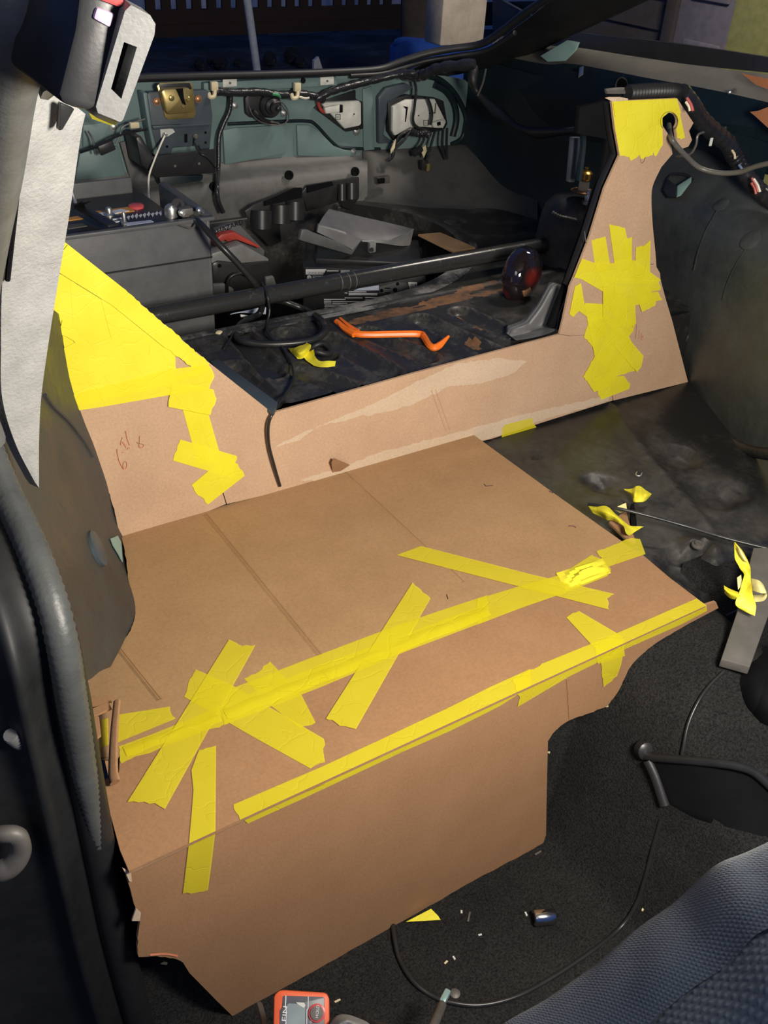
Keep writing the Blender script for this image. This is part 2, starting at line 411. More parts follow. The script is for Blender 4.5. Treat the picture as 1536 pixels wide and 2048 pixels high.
def _glass(nt, b):
    b.inputs['Base Color'].default_value = (0.85, 0.9, 0.88, 1); b.inputs['Roughness'].default_value = 0.02
    b.inputs['Transmission Weight'].default_value = 1.0; b.inputs['IOR'].default_value = 1.2
M_GLASS = mat('side_glass', _glass)

# ================================================================== SETTING
ST = 'structure'
def sstep(a, b, x):
    t = max(0.0, min(1.0, (x - a) / (b - a))); return t * t * (3 - 2 * t)
# ---- cargo floor: stamped sheet with ribs and the round well cut out of it
WELL = V((0.02, 1.86))
def rib_depth(x, y, ribs):
    d = 0.0
    for (ax, ay, bx, by, w, h) in ribs:
        a, b, p = V((ax, ay)), V((bx, by)), V((x, y)); ab = b - a
        t = max(0, min(1, (p - a).dot(ab) / ab.length_squared)); r = (p - (a + ab * t)).length
        d += h * (1 - sstep(w * 0.58, w, r)) + 0.0025 * max(0.0, 1 - abs(r - w * 1.12) / (w * 0.22))
    return d
RIBS = []
for (p, q) in (((475, 662), (545, 745)), ((575, 668), (650, 712)), ((655, 678), (775, 742)), ((735, 665), (850, 715)), ((845, 640), (975, 700)),
               ((925, 625), (1010, 665)), ((600, 740), (690, 775)), ((470, 735), (540, 800))):
    a, b = atz(*p, ZC), atz(*q, ZC); RIBS.append((a.x, a.y, b.x, b.y, 0.025, -0.012))
def in_well(x, y):
    # lip runs straight across the front of the well, then curves round its right side
    if y < 1.472 or y > 2.02 or x < -0.62: return False
    if x <= 0.02: return True
    return ((x - 0.02) / 0.40) ** 2 + ((y - 1.80) / 0.33) ** 2 < 1.0
def lip_snap(x, y): return x, y
def cargo():
    vs, fs, ix = [], [], {}
    X = [-0.72 + i * 0.005 for i in range(292)]; Y = [1.176 + i * 0.005 for i in range(189)]
    for j, y in enumerate(Y):
        for i, x in enumerate(X):
            d = rib_depth(x, y, RIBS) if y < 1.5 else 0.0
            d += 0.0016 * noise.noise(V((x * 14, y * 14, 0)))
            d += 0.006 * sstep(1.50, 1.46, y) * 0 + 0.005 * (1 - sstep(0.0, 0.012, abs(y - 1.452))) * 0.8
            for (hx, hy, r, h) in ((0.40, 1.86, 0.02, -0.006), (0.33, 1.90, 0.028, 0.005), (0.45, 1.80, 0.03, 0.006)):
                q = math.hypot(x - hx, y - hy); d += h * (1 - sstep(r * 0.5, r, q))
            vs.append(V((x, y, ZC + d)))
    nx = len(X)
    for j in range(len(Y) - 1):
        for i in range(nx - 1):
            cx, cy = (X[i] + X[i + 1]) / 2, (Y[j] + Y[j + 1]) / 2
            if not in_well(cx, cy): fs.append((j * nx + i, j * nx + i + 1, (j + 1) * nx + i + 1, (j + 1) * nx + i))
    o = mesh('floor', vs, fs, M_FLOOR, smooth=50, kind=ST)
    o.data.materials.append(M_RIBRIM); o.data.materials.append(M_RUST)
    streaks = [(atz(*a, ZC), atz(*b, ZC)) for a, b in (((690, 648), (915, 592)), ((745, 640), (1000, 580)), ((800, 622), (985, 566)), ((918, 625), (958, 648)), ((950, 655), (1005, 664)), ((930, 672), (960, 686)))]
    g = ORG[o.name]
    for f in o.data.polygons:
        c = f.center + g
        if c.y > 1.5: continue
        jn_ = 0.002 * noise.noise(V((c.x * 60, c.y * 60, 3)))
        for (ax, ay, bx, by, w, h) in RIBS:
            a_, b_ = V((ax, ay)), V((bx, by)); ab = b_ - a_; p = V((c.x, c.y)); t = max(0, min(1, (p - a_).dot(ab) / ab.length_squared))
            r = (p - (a_ + ab * t)).length + jn_
            if w * .98 < r < w * 1.20: f.material_index = 1
        for a_, b_ in streaks:
            ab = b_ - a_; t = max(0, min(1, (V((c.x, c.y, ZC)) - a_).dot(ab) / ab.length_squared)); r = (V((c.x, c.y, ZC)) - (a_ + ab * t)).length
            if r < 0.009 + 0.014 * noise.noise(V((c.x * 30, c.y * 30, 8))): f.material_index = 2
    return o
FLOOR_C = cargo()
# rolled lip and wall of the well
lipc = [V((-0.62, 1.468, ZC)), V((-0.3, 1.468, ZC)), V((0.0, 1.466, ZC))]
for a in range(0, 100, 10):
    t = math.radians(-88 + a * 1.55); lipc.append(V((0.02 + 0.40 * math.cos(t), 1.80 + 0.33 * math.sin(t), ZC)))
lipc += [V((0.20, 2.02, ZC)), V((-0.62, 2.03, ZC))]
lp = spline(lipc, 5)
vs, fs = [], []
for p in lp:
    c = V((-0.02, 1.78, p.z)); o = (p - c).normalized()
    for dr, dzz in ((0.030, 0.0012), (0.012, 0.0035), (-0.002, 0.006), (-0.010, 0.002), (-0.012, -0.16)):
        vs.append(p + V((o.x * dr, o.y * dr, dzz)))
for i in range(len(lp) - 1):
    for j in range(4): fs.append((i * 5 + j, (i + 1) * 5 + j, (i + 1) * 5 + j + 1, i * 5 + j + 1))
_l = mesh('floor', vs, fs, M_LIP, smooth=60, kind=ST)
_l.data.materials.append(M_FLOOR)
for f in _l.data.polygons:
    c = f.center + ORG[_l.name]
    if c.z < ZC - .02 or c.y > 1.66: f.material_index = 1
box('floor', (-0.06, 1.76, 0.375), (1.05, 0.66, 0.01), M_BLKM, bev=0, kind=ST)
# ---- seat pan with stamped shapes
def seat_pan():
    vs, fs = [], []
    nx, ny = 120, 60
    dents = []
    for (px, py, r, h) in ((1074, 914, 0.010, -0.008), (1363, 908, 0.040, -0.010), (1405, 1092, 0.040, 0.006), (1405, 1092, 0.014, -0.009), (1195, 960, 0.030, -0.004), (1225, 968, 0.030, -0.004), (1430, 985, 0.045, -0.006), (1470, 975, 0.04, -0.005), (1380, 1120, 0.05, -0.012)):
        p = atz(px, py, 0.36); dents.append((p.x, p.y, r, h))
    for j in range(ny + 1):
        y = 0.64 + (1.172 - 0.64) * j / ny
        for i in range(nx + 1):
            x = -0.70 + 1.45 * i / nx
            z = 0.352 + 0.016 * sstep(0.95, 1.16, y) - 0.05 * (1 - sstep(0.62, 0.72, y)) + 0.0022 * noise.noise(V((x * 9, y * 9, 2)))
            for hx, hy, r, h in dents: z += 1.5 * h * (1 - sstep(r * 0.6, r, math.hypot((x - hx), y - hy)))
            z += 0.007 * (1 - sstep(0.0, 0.016, abs(x - 0.30 - 0.35 * (y - 0.9)))) * sstep(0.72, 0.8, y)
            vs.append(V((x, y, z)))
    for j in range(ny):
        for i in range(nx): fs.append((j * (nx + 1) + i, j * (nx + 1) + i + 1, (j + 1) * (nx + 1) + i + 1, (j + 1) * (nx + 1) + i))
    return mesh('floor', vs, fs, M_PAN, smooth=50, kind=ST)
seat_pan()
# seat back bulkhead of the body, just behind the cardboard
slab('trim_1', [V((-0.70, 1.170, 0.33)), V((0.62, 1.170, 0.33)), V((0.62, 1.170, 0.525)), V((-0.70, 1.170, 0.525))], (0, 0.006, 0), M_PAN, kind=ST)
# ---- carpet
PROF = [(-0.80, 0.0), (-0.135, 0.0), (-0.12, 0.07), (-0.11, 0.17), (-0.095, 0.262), (-0.06, 0.315), (0.0, 0.348), (0.06, 0.362), (0.12, 0.345), (0.18, 0.27), (0.23, 0.10), (0.27, 0.02), (0.31, 0.0), (0.80, 0.0)]
def prof(x):
    return sum(prof0(x + d) for d in (-0.03, -0.015, 0.0, 0.015, 0.03)) / 5
def prof0(x):
    for (a, za), (b, zb) in zip(PROF, PROF[1:]):
        if a <= x <= b: return za + (zb - za) * (x - a) / (b - a)
    return 0.0
def carpet_z(x, y):
    k = 0.50 + 0.50 * sstep(0.20, 0.60, y)
    z = prof(x) * k
    if x > 0.15: z = max(z, 0.345 * sstep(0.50, 0.68, y))
    if x < -0.05: z = max(z, 0.34 * sstep(0.645, 0.70, y))
    return min(z, 0.372)
def carpet():
    vs, fs = [], []
    nx, ny = 200, 130
    for j in range(ny + 1):
        y = -0.25 + (0.735 + 0.25) * j / ny
        for i in range(nx + 1):
            x = -0.80 + 1.55 * i / nx
            e = 0.745 + 0.012 * noise.noise(V((x * 9, 0, 4)))
            z = carpet_z(x, y) + 0.006 * noise.noise(V((x * 7, y * 7, 1))) + 0.0025 * noise.noise(V((x * 40, y * 40, 1)))
            vs.append(V((x, y, z)))
    for j in range(ny):
        for i in range(nx): fs.append((j * (nx + 1) + i, j * (nx + 1) + i + 1, (j + 1) * (nx + 1) + i + 1, (j + 1) * (nx + 1) + i))
    return mesh('floor', vs, fs, M_CARP, smooth=80, kind=ST)
carpet()

# ---- left wheel arch
rows = []
for r in ([(10, 540, .97), (70, 590, 1.08), (130, 640, 1.185)],
          [(5, 720, .93), (80, 750, 1.06), (170, 810, 1.185)],
          [(0, 880, .89), (105, 900, 1.02), (222, 955, 1.185)],
          [(40, 1040, .85), (140, 1050, .97), (244, 1062, 1.168)],
          [(80, 1150, .80), (175, 1150, .93), (258, 1150, 1.075)],
          [(100, 1240, .77), (195, 1235, .885), (270, 1222, .985)],
          [(120, 1320, .745), (185, 1310, .84), (252, 1282, .935)],
          [(130, 1385, .74), (180, 1355, .80), (222, 1332, .885)]):
    rows.append([aty(*q) for q in r])
ARCH_L = patch('wall_left', rows, M_WELL, k=9, thick=(-0.02, 0, 0), jit=0.004, jfreq=16, kind=ST)
# ---- right wheel arch
rows = []
for r in ([(1290, 290, .72), (1400, 300, .72), (1470, 345, .71), (1580, 420, .69)],
          [(1285, 400, .65), (1370, 430, .62), (1460, 460, .59), (1580, 500, .57)],
          [(1290, 520, .635), (1380, 555, .585), (1470, 585, .555), (1580, 610, .53)],
          [(1310, 640, .635), (1390, 675, .585), (1475, 705, .54), (1580, 725, .505)],
          [(1345, 715, .64), (1410, 765, .58), (1485, 800, .53), (1580, 815, .49)],
          [(1375, 768, .635), (1428, 838, .575), (1500, 890, .52), (1580, 900, .48)]):
    rows.append([atx(*q) for q in r])
ARCH_R = patch('wall_right', rows, M_WELLR, k=9, thick=(0.02, 0.01, 0), jit=0.003, jfreq=14, kind=ST)
# flange rolling out of the arch onto the seat pan
tube('trim_2', [atx(1372, 768, .632), atx(1398, 815, .60), atx(1432, 852, .57), atx(1470, 885, .54), atx(1510, 903, .515), atx(1580, 912, .48)], 0.012, M_PAN, n=8, kind=ST)
# ---- right quarter panel and sill, lofted rows from the glass down
def strip(name, a, b, m, thick, sub=4, **k):
    return patch(name, [a, [(p + q) / 2 for p, q in zip(a, b)], b], m, k=sub, thick=thick, smooth=40, **k)
q0 = [atx(985, -10, .82), atx(1060, 30, .82), atx(1154, 64, .82), atx(1347, 86, .82), atx(1580, 121, .82)]
q1 = [atx(985, 60, .80), atx(1090, 92, .80), atx(1169, 97, .80), atx(1347, 125, .80), atx(1580, 150, .80)]
q2 = [atx(985, 108, .725), atx(1090, 128, .725), atx(1148, 128, .725), atx(1290, 155, .725), atx(1436, 182, .725), atx(1580, 215, .725)]
q1b = [atx(985, 68, .795), atx(1090, 90, .795), atx(1148, 94, .795), atx(1290, 116, .795), atx(1436, 137, .795), atx(1580, 153, .795)]
strip('wall_right', q0, q1, M_BLK, (0.012, 0, 0), kind=ST)
strip('wall_right', q1b, q2, M_SILL, (0, 0, -0.01), kind=ST)
q3 = [atx(985, 168, .715), atx(1090, 190, .715), atx(1148, 196, .715), atx(1290, 226, .715), atx(1436, 246, .715), atx(1580, 262, .715)]
q4 = [atx(985, 300, .735), atx(1090, 330, .735), atx(1148, 345, .735), atx(1290, 330, .735), atx(1436, 330, .735), atx(1580, 360, .735)]
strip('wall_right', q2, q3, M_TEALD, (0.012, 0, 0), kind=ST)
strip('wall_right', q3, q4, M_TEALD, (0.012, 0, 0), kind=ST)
# rear part of the right side, running back to the tail panel
def side_quarter():
    rows = []
    for z, x0 in ((0.50, .66), (0.60, .70), (0.72, .715), (0.79, .715), (0.832, .715)):
        rows.append([V((x0, 1.18, z)), V((x0 + .01, 1.45, z)), V((x0 + .01, 1.75, z)), V((x0, 1.93, z)), V((x0 - .005, 2.03, z)), V((x0 - .03, 2.115, z))])
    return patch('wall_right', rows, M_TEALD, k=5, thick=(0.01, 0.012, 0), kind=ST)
side_quarter()
# pale triangular gusset where the sill meets the hatch pillar
slab('trim_3', [atx(1080, 112, .69), atx(1134, 80, .70), atx(1158, 84, .70), atx(1152, 100, .70), atx(1130, 122, .69), atx(1095, 124, .69)], (0.004, 0, 0), M_TEALL, bev=0.0015, kind=ST)
# ---- hatch pillar and its rubber, sweeping up to the roof on the right
ua = [aty(800, 150, 2.10), aty(872, 118, 2.06), aty(962, 103, 1.98), aty(1036, 52, 1.86), aty(1098, 4, 1.74), aty(1150, -45, 1.62)]
ub = [aty(850, 160, 2.13), aty(950, 142, 2.06), aty(1062, 108, 1.94), aty(1138, 74, 1.84), aty(1288, 5, 1.62), aty(1400, -45, 1.48)]
um = [(a + b) / 2 + V((-0.012, -0.012, 0.006)) for a, b in zip(ua, ub)]
patch('trim_4', [ua, um, ub], M_JAMB, k=6, thick=(0.02, 0.02, 0), kind=ST)
# ---- tail panel
def W(px, py, off=0.0): return aty(px, py, YW - off)
def wp(pts, off=0.0): return [W(x, y, off) for x, y in pts]
WALL = slab('wall_rear', wp([(-330, 186), (40, 168), (290, 160), (420, 156), (520, 151), (680, 146), (800, 142), (860, 146), (930, 160), (975, 200), (992, 250), (992, 335), (720, 335), (440, 345), (40, 385), (-330, 420)]), (0, 0.02, 0), M_TEAL, kind=ST)
ORG_W = WALL
def wpart(name, pts, off, depth, m, bev=0.002, parent=WALL, **k):
    """a pressing standing proud of the tail panel by depth"""
    return slab(name, wp(pts, off), (0, depth, 0), m, parent, bev=bev, **k)
wpart('top_rail', [(408, 166), (520, 160), (674, 154), (674, 172), (560, 178), (408, 184)], 0.016, 0.016, M_TEAL)
wpart('pressing', [(446, 260), (470, 256), (568, 250), (572, 308), (450, 330)], 0.007, 0.007, M_TEAL, 0.003)
wpart('pressing', [(594, 250), (618, 250), (634, 258), (668, 292), (690, 300), (722, 303), (722, 314), (700, 316), (596, 312)], 0.007, 0.007, M_TEAL, 0.003)
wpart('pressing', [(160, 305), (236, 292), (252, 352), (150, 362)], 0.007, 0.007, M_TEAL, 0.003)
wpart('pressing', [(166, 250), (250, 240), (262, 282), (166, 296)], 0.004, 0.004, M_TEAL, 0.002)
wpart('pressing', [(240, 285), (280, 275), (300, 355), (262, 362)], 0.010, 0.010, M_DUST, 0.003)
wpart('pressing', [(726, 178), (745, 172), (750, 300), (728, 302)], 0.006, 0.006, M_TEAL, 0.003)
wpart('pressing', [(757, 195), (772, 176), (812, 166), (828, 176), (805, 190), (778, 205), (768, 270), (790, 286), (758, 288)], 0.016, 0.016, M_NAVY, 0.004)
tube('ridge', wp([(845, 150), (880, 160), (908, 185), (928, 222), (932, 252), (922, 278), (902, 290)], 0.003), 0.007, M_TEALD, WALL)
tube('ridge', wp([(868, 168), (892, 182), (908, 208), (912, 240), (905, 272)], 0.003), 0.009, M_TEALD, WALL)
tube('ridge', wp([(455, 248), (560, 243), (612, 242), (632, 250), (668, 288), (690, 296), (760, 298)], 0.001), 0.004, M_TEALD, WALL)
# lower box section of the tail panel, dusty on top
rows = [[aty(-300, 388, 2.098), aty(40, 360, 2.098), aty(250, 345, 2.098), aty(440, 325, 2.098), aty(600, 312, 2.098), aty(735, 304, 2.098)],
        [aty(-300, 413, 2.085), aty(40, 385, 2.085), aty(250, 368, 2.085), aty(440, 340, 2.085), aty(600, 326, 2.085), aty(735, 316, 2.085)],
        [aty(-300, 426, 2.058), aty(40, 398, 2.058), aty(250, 382, 2.058), aty(440, 352, 2.058), aty(600, 336, 2.058), aty(735, 322, 2.06)]]
patch('pressing', rows, M_DUST, WALL, k=4, thick=(0, 0.01, -0.004), label='dusty upper face of the box section')
rows2 = [rows[2], [aty(-300, 448, 2.02), aty(40, 420, 2.02), aty(250, 405, 2.02), aty(440, 376, 2.02), aty(600, 360, 2.02), aty(735, 346, 2.03)],
         [aty(-300, 560, 2.03), aty(40, 520, 2.03), aty(250, 490, 2.03), aty(440, 462, 2.03), aty(600, 432, 2.03), aty(735, 405, 2.03)]]
patch('pressing', rows2, M_DUST, WALL, k=4, thick=(0, 0.01, 0))
# right part of the tail panel, curving down to the floor
rows = [[aty(726, 300, 2.098), aty(800, 298, 2.098), aty(900, 292, 2.09), aty(1000, 290, 2.04), aty(1075, 300, 1.90)],
        [aty(728, 340, 2.06), aty(800, 338, 2.06), aty(900, 335, 2.03), aty(1000, 340, 1.97), aty(1075, 365, 1.83)],
        [aty(730, 395, 2.03), aty(800, 394, 2.0), aty(900, 400, 1.93), aty(1000, 420, 1.84), aty(1075, 450, 1.72)],
        [aty(730, 420, 2.0), aty(800, 418, 1.95), aty(900, 428, 1.87), aty(1000, 450, 1.77), aty(1075, 482, 1.65)]]
patch('pressing', rows, M_DUSTD, WALL, k=5, thick=(0, 0.012, 0))
for (px, py) in ((577, 350), (709, 343), (427, 373)):
    p = aty(px, py, 2.022); lathe('hole', p, (0, -1, 0.15), [(0.0105, 0), (0.0105, 0.006), (0.007, 0.006), (0.007, 0.003)], M_BLKM, WALL, n=14)
p = W(606, 161, 0.017); lathe('hole', p, (0, -1, 0), [(0.006, 0), (0.006, 0.002)], M_BLKM, WALL, n=12)
for (a, b) in (((446, 157), (474, 175)), ((641, 153), (668, 171))):
    wpart('stamped_tab', [(a[0], a[1] + 2), (b[0], a[1]), (b[0], b[1] - 2), (a[0], b[1])], 0.019, 0.004, M_PLATE, 0.001)
    lathe('screw', W((a[0] + b[0]) / 2, (a[1] + b[1]) / 2, 0.021), (0, -1, 0), [(0.0025, 0), (0.0025, 0.002)], M_STEEL, WALL, n=8)
for (px, py) in ((469, 211), (568, 226), (713, 263), (227, 253), (706, 304)):
    lathe('bolt', W(px, py, 0.004), (0, -1, 0), [(0.009, 0), (0.009, 0.002), (0.0055, 0.002), (0.0055, 0.007), (0.002, 0.008)], M_ZINC, WALL, n=10)
wpart('bracket', [(756, 356), (780, 352), (780, 366), (757, 370)], 0.085, 0.012, M_STEEL, 0.001)
wpart('bracket', [(757, 358), (770, 356), (770, 366), (758, 368)], 0.090, 0.006, M_BLKM, 0.001)
# sill rubber along the hatch opening
tube('weatherstrip', [aty(-320, 188, 2.085), aty(40, 170, 2.085), aty(180, 161, 2.085), aty(300, 155, 2.085), aty(450, 151, 2.085), aty(600, 147, 2.085), aty(700, 143, 2.085), aty(760, 138, 2.085), aty(800, 124, 2.08), aty(850, 108, 2.06), aty(900, 98, 2.03), aty(962, 88, 1.98), aty(1010, 58, 1.90), aty(1045, 30, 1.83), aty(1090, 0, 1.74), aty(1150, -40, 1.62)], 0.009, M_RUB, WALL, n=8)
tube('weatherstrip', [aty(700, 152, 2.08), aty(760, 148, 2.08), aty(800, 138, 2.075), aty(850, 122, 2.06), aty(910, 112, 2.02), aty(975, 100, 1.96), aty(1030, 66, 1.86)], 0.006, M_RUB, WALL, n=8)
# ---- door jamb on the left, its rubber and trim
JY = 0.66
seal = [(48, -30, .50), (38, 30, .50), (6, 160, .545), (-12, 330, .62), (-34, 480, .70), (-54, 640, .775), (-54, 800, .81), (-28, 885, .815), (12, 986, .765), (63, 1095, .70), (104, 1205, .655), (127, 1300, .635), (143, 1400, .638), (168, 1540, .65), (206, 1740, .65), (236, 1888, .648), (278, 2048, .645), (296, 2120, .645)]
spts = [aty(*q) for q in seal]
tube('trim_5', spts[:8], 0.0175, M_SEAL, n=12, k=10, kind=ST)
def even(pts, step):
    q = spline(pts, 40); out = [q[0]]; acc = 0.0
    for a, b in zip(q, q[1:]):
        acc += (b - a).length
        if acc >= step: out.append(b); acc = 0.0
    return out
tube('trim_7', even(spts[6:16], .0034), lambda t: 0.0135 * (1 - .85 * sstep(.50, 1.0, t)), M_SEAL2, n=12, k=1, rib=0.045, ribn=2, kind=ST)
tube('trim_6', [p + V((0.002, 0.010, 0)) for p in spts[9:]], lambda t: 0.010 + 0.007 * min(1, t * 2.5), M_SEALSHADE, n=12, k=6, kind=ST)  # lowest seal run as its own dark tube, shade put into the colour
rows = []
for (px, py, y) in seal[7:]:
    p = aty(px, py, y)
    rows.append([p + V((0.006, 0.012, 0)), p + V((-0.022, 0.006, 0.0)), p + V((-0.042, -0.012, 0.0)), p + V((-0.06, 0.012, 0)), p + V((-0.12, 0.03, 0)), p + V((-0.2, 0.03, 0))])
patch('wall_left', rows, M_JAMB, k=5, thick=(0, 0.02, 0), kind=ST)
rows = []
for (px, py, y) in seal[:8]:
    p = aty(px, py, y)
    rows.append([p + V((0.0, 0.05, 0)), p + V((-0.02, 0.012, 0.0)), p + V((-0.045, -0.0, 0.0)), p + V((-0.10, 0.012, 0)), p + V((-0.2, 0.03, 0))])
patch('wall_left', rows, M_JAMB, k=5, thick=(0, 0.02, 0), kind=ST)
# body side behind the grey trim, up to the roof
patch('wall_left', [[aty(-60, -40, .62), aty(60, -40, .66), aty(150, -40, .76)], [aty(-60, 250, .72), aty(50, 250, .75), aty(120, 250, .82)], [aty(-60, 600, .9), aty(10, 600, .92), aty(70, 600, 1.0)]], M_JAMB, k=4, thick=(-0.01, 0.02, 0), kind=ST)
# left rear quarter, behind the yellow wing
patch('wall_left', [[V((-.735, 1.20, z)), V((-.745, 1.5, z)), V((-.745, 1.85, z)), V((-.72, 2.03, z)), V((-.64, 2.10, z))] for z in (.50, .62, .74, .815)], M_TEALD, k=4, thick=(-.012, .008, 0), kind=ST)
# ---- roof over the cabin (out of frame)
box('ceiling', (-0.05, 0.75, 1.50), (1.45, 1.9, 0.02), M_HEAD, bev=0, kind=ST)
# ---- side window
g = [atx(1139, 76, .83), atx(1580, 123, .83)]
box('window_1', (0.835, 1.45, 1.12), (0.004, 1.5, 0.44), M_GLASS, bev=0, kind=ST)

# ================================================================== CARDBOARD TEMPLATES
random.seed(11)
CT = 0.0042
def bpl(pts, off=0.0): return [aty(x, y, YB - off) for x, y in pts]
def spl(pts, off=0.0): return [atz(x, y, S + off) for x, y in pts]
def rpl(pts, off=0.0): return [aty(x, y, YF - off) for x, y in pts]
def sm(pts, k=4):
    return [(p.x, p.y) for p in spline([V((x, y, 0)) for x, y in pts], k)]
back = thing('cardboard_template', V((-0.05, YB, 0.375)), 'pale brown cardboard seat back template standing upright, its wings covered in yellow tape', 'cardboard')
rag = lambda pts, ends, amp=0.0012, step=0.006: torn(pts, amp, step, ends)
# left wing
wing = bpl([(70, 436), (135, 489), (240, 572), (330, 650), (390, 702), (384, 790), (452, 1008), (412, 1024), (240, 1074)] + sm([(240, 1073), (226, 1012), (205, 950), (180, 880), (148, 815), (110, 735), (97, 690)])[1:] + [(60, 640)])
slab('left_panel', rag(wing, range(8, 30), 0.0008), (0, CT, 0), M_BACK, back, bev=0)
mid = bpl([(392, 703), (419, 726), (545, 826), (830, 746), (1118, 669), (1138, 672), (1206, 668), (1225, 801), (1100, 840), (985, 877), (700, 950), (454, 1008), (386, 790)])
slab('middle_panel', mid, (0, CT, 0), M_BACK, back)
hole = [(1338.5 + 15.7 * math.cos(math.radians(a)), 243 + 17.5 * math.sin(math.radians(a))) for a in range(62, -242, -19)]
tow = bpl([(1223, 202), (1354, 196.5), (1370, 220), (1387, 246), (1378, 262), (1384, 280), (1377, 293), (1352, 302), (1353, 280), (1351, 264)] + hole[1:-1] +
          [(1335, 266), (1341, 282), (1345, 308)] + sm([(1323, 334), (1308, 365), (1303, 391), (1305, 444), (1311, 506)], 3) + [(1313, 534), (1320, 546), (1321, 559), (1332, 600), (1344, 640), (1376, 764), (1227, 801), (1208, 668), (1140, 671), (1119, 668), (1126, 640), (1140, 573), (1148, 555), (1178, 478), (1209, 377), (1239, 311), (1229, 255)], 0.0005)
slab('right_panel', tow, (0, CT, 0), M_BACK, back)
# ripped paper: paler liner showing
for pts in ([(548, 895), (600, 868), (680, 835), (760, 800), (840, 760), (910, 728), (1000, 716), (1055, 722), (1030, 745), (960, 768), (900, 772), (820, 812), (700, 838), (640, 852), (600, 880)],
            [(600, 960), (680, 935), (760, 905), (900, 868), (1060, 826), (1220, 790), (1216, 802), (1080, 842), (985, 874), (800, 925), (640, 962)]):
    slab('torn_liner', torn(bpl(pts, 0.0006), 0.002, 0.008, range(99)), (0, 0.0005, 0), M_PALE, back)
for pts in ([(1210, 196), (1218, 194), (1240, 194), (1256, 197), (1256, 201), (1225, 203)],):
    slab('torn_flap', bpl(pts, 0.002), (0, 0.001, 0), M_PALE, back)
slab('torn_flap', [aty(665, 945, YB - .001), aty(663, 925, YB - .012), aty(668, 916, YB - .014), aty(700, 930, YB - .004), aty(682, 942, YB - .001)], (0, 0.0008, 0), M_RISE, back)
def tape(parent, P, pts, lay, ends=None, m=None, bend=None):
    """one strip of tape on a plane function P, lay-th in the pile"""
    q = P(pts, 0.0006 + 0.00022 * lay)
    q = torn(q, 0.0014, 0.005, ends)
    nrm = (q[1] - q[0]).cross(q[-1] - q[0])
    off = {bpl: V((0, -0.00016, 0)), rpl: V((0, -0.00016, 0)), spl: V((0, 0, 0.00016))}[P]
    return mesh('tape_strip', q, [tuple(range(len(q)))], m or M_TAPE, parent, tri=True)
T2 = M_TAPE2
# wing cover: strips laid side by side up the diagonal
wing_strips = [
    ([(68, 437), (136, 489), (104, 548), (90, 640), (60, 640)], 0), ([(97, 690), (90, 640), (104, 540), (150, 560), (168, 800), (148, 800), (110, 735)], 1),
    ([(112, 520), (136, 489), (245, 575), (420, 727), (396, 742), (330, 696), (226, 612), (118, 545)], 8),
    ([(140, 560), (205, 600), (235, 700), (262, 790), (168, 805), (150, 700)], 2), ([(200, 590), (262, 640), (300, 720), (330, 770), (250, 790), (228, 700)], 3),
    ([(250, 625), (330, 690), (345, 760), (300, 778), (262, 700)], 2), ([(120, 700), (190, 665), (310, 735), (300, 752), (200, 745), (125, 735)], 5),
    ([(125, 640), (180, 655), (340, 735), (330, 765), (180, 700), (118, 668)], 6), ([(300, 690), (350, 700), (352, 745), (345, 770), (290, 775)], 4),
    ([(112, 730), (240, 715), (350, 735), (345, 752), (240, 768), (125, 765)], 7), ([(128, 760), (345, 715), (352, 748), (300, 765), (150, 800)], 4)]
for i, (pts, lay) in enumerate(sorted(wing_strips, key=lambda s: s[1])): tape(back, bpl, pts, i, (2, 4), T2)
tape(back, bpl, [(143, 790), (260, 760), (345, 738), (417, 729), (429, 753), (419, 777), (340, 790), (209, 813), (157, 821)], 13, (3, 4, 8), M_TAPE3)
tape(back, bpl, [(150, 800), (300, 772), (409, 733), (417, 742), (330, 772), (250, 790), (160, 812)], 14, (2, 6), M_TAPE3)
tape(back, bpl, [(365, 817), (416, 824), (438, 901), (443, 925), (398, 930), (388, 900)], 0, (0, 3), M_TAPE3)
tape(back, bpl, [(343, 764), (427, 779), (433, 797), (421, 830), (337, 814)], 15, (1, 2, 4), M_TAPE3)
tape(back, bpl, [(361, 879), (474, 912), (467, 957), (346, 921)], 2, (1, 3), M_TAPE3)
tape(back, bpl, [(456, 910), (476, 928), (489, 952), (416, 1009), (408, 998), (392, 986), (383, 970)], 3, (0, 1, 3, 4, 5), M_TAPE3)
# tower head cover: a row of strips with ragged ends
head = [([(1224, 203), (1256, 201), (1266, 318), (1250, 312), (1240, 312), (1230, 255)], 0), ([(1246, 202), (1278, 200), (1284, 308), (1262, 322), (1255, 300)], 1),
        ([(1268, 201), (1300, 199), (1306, 310), (1282, 318), (1276, 300)], 2), ([(1292, 200), (1324, 198), (1326, 290), (1312, 313), (1300, 300)], 1),
        ([(1318, 199), (1340, 197.6), (1338, 224), (1322, 240), (1325, 292), (1316, 296)], 3), ([(1334, 198), (1354, 197), (1362, 226), (1350, 228), (1338, 224)], 2),
        ([(1356, 208), (1370, 275), (1362, 279), (1354, 276), (1352, 262), (1355, 240), (1350, 228)], 4), ([(1226, 203), (1353, 197.5), (1357, 214), (1338, 222), (1230, 234)], 5)]
for i, (pts, lay) in enumerate(sorted(head, key=lambda s: s[1])): tape(back, bpl, pts, i, (2, 3), T2)
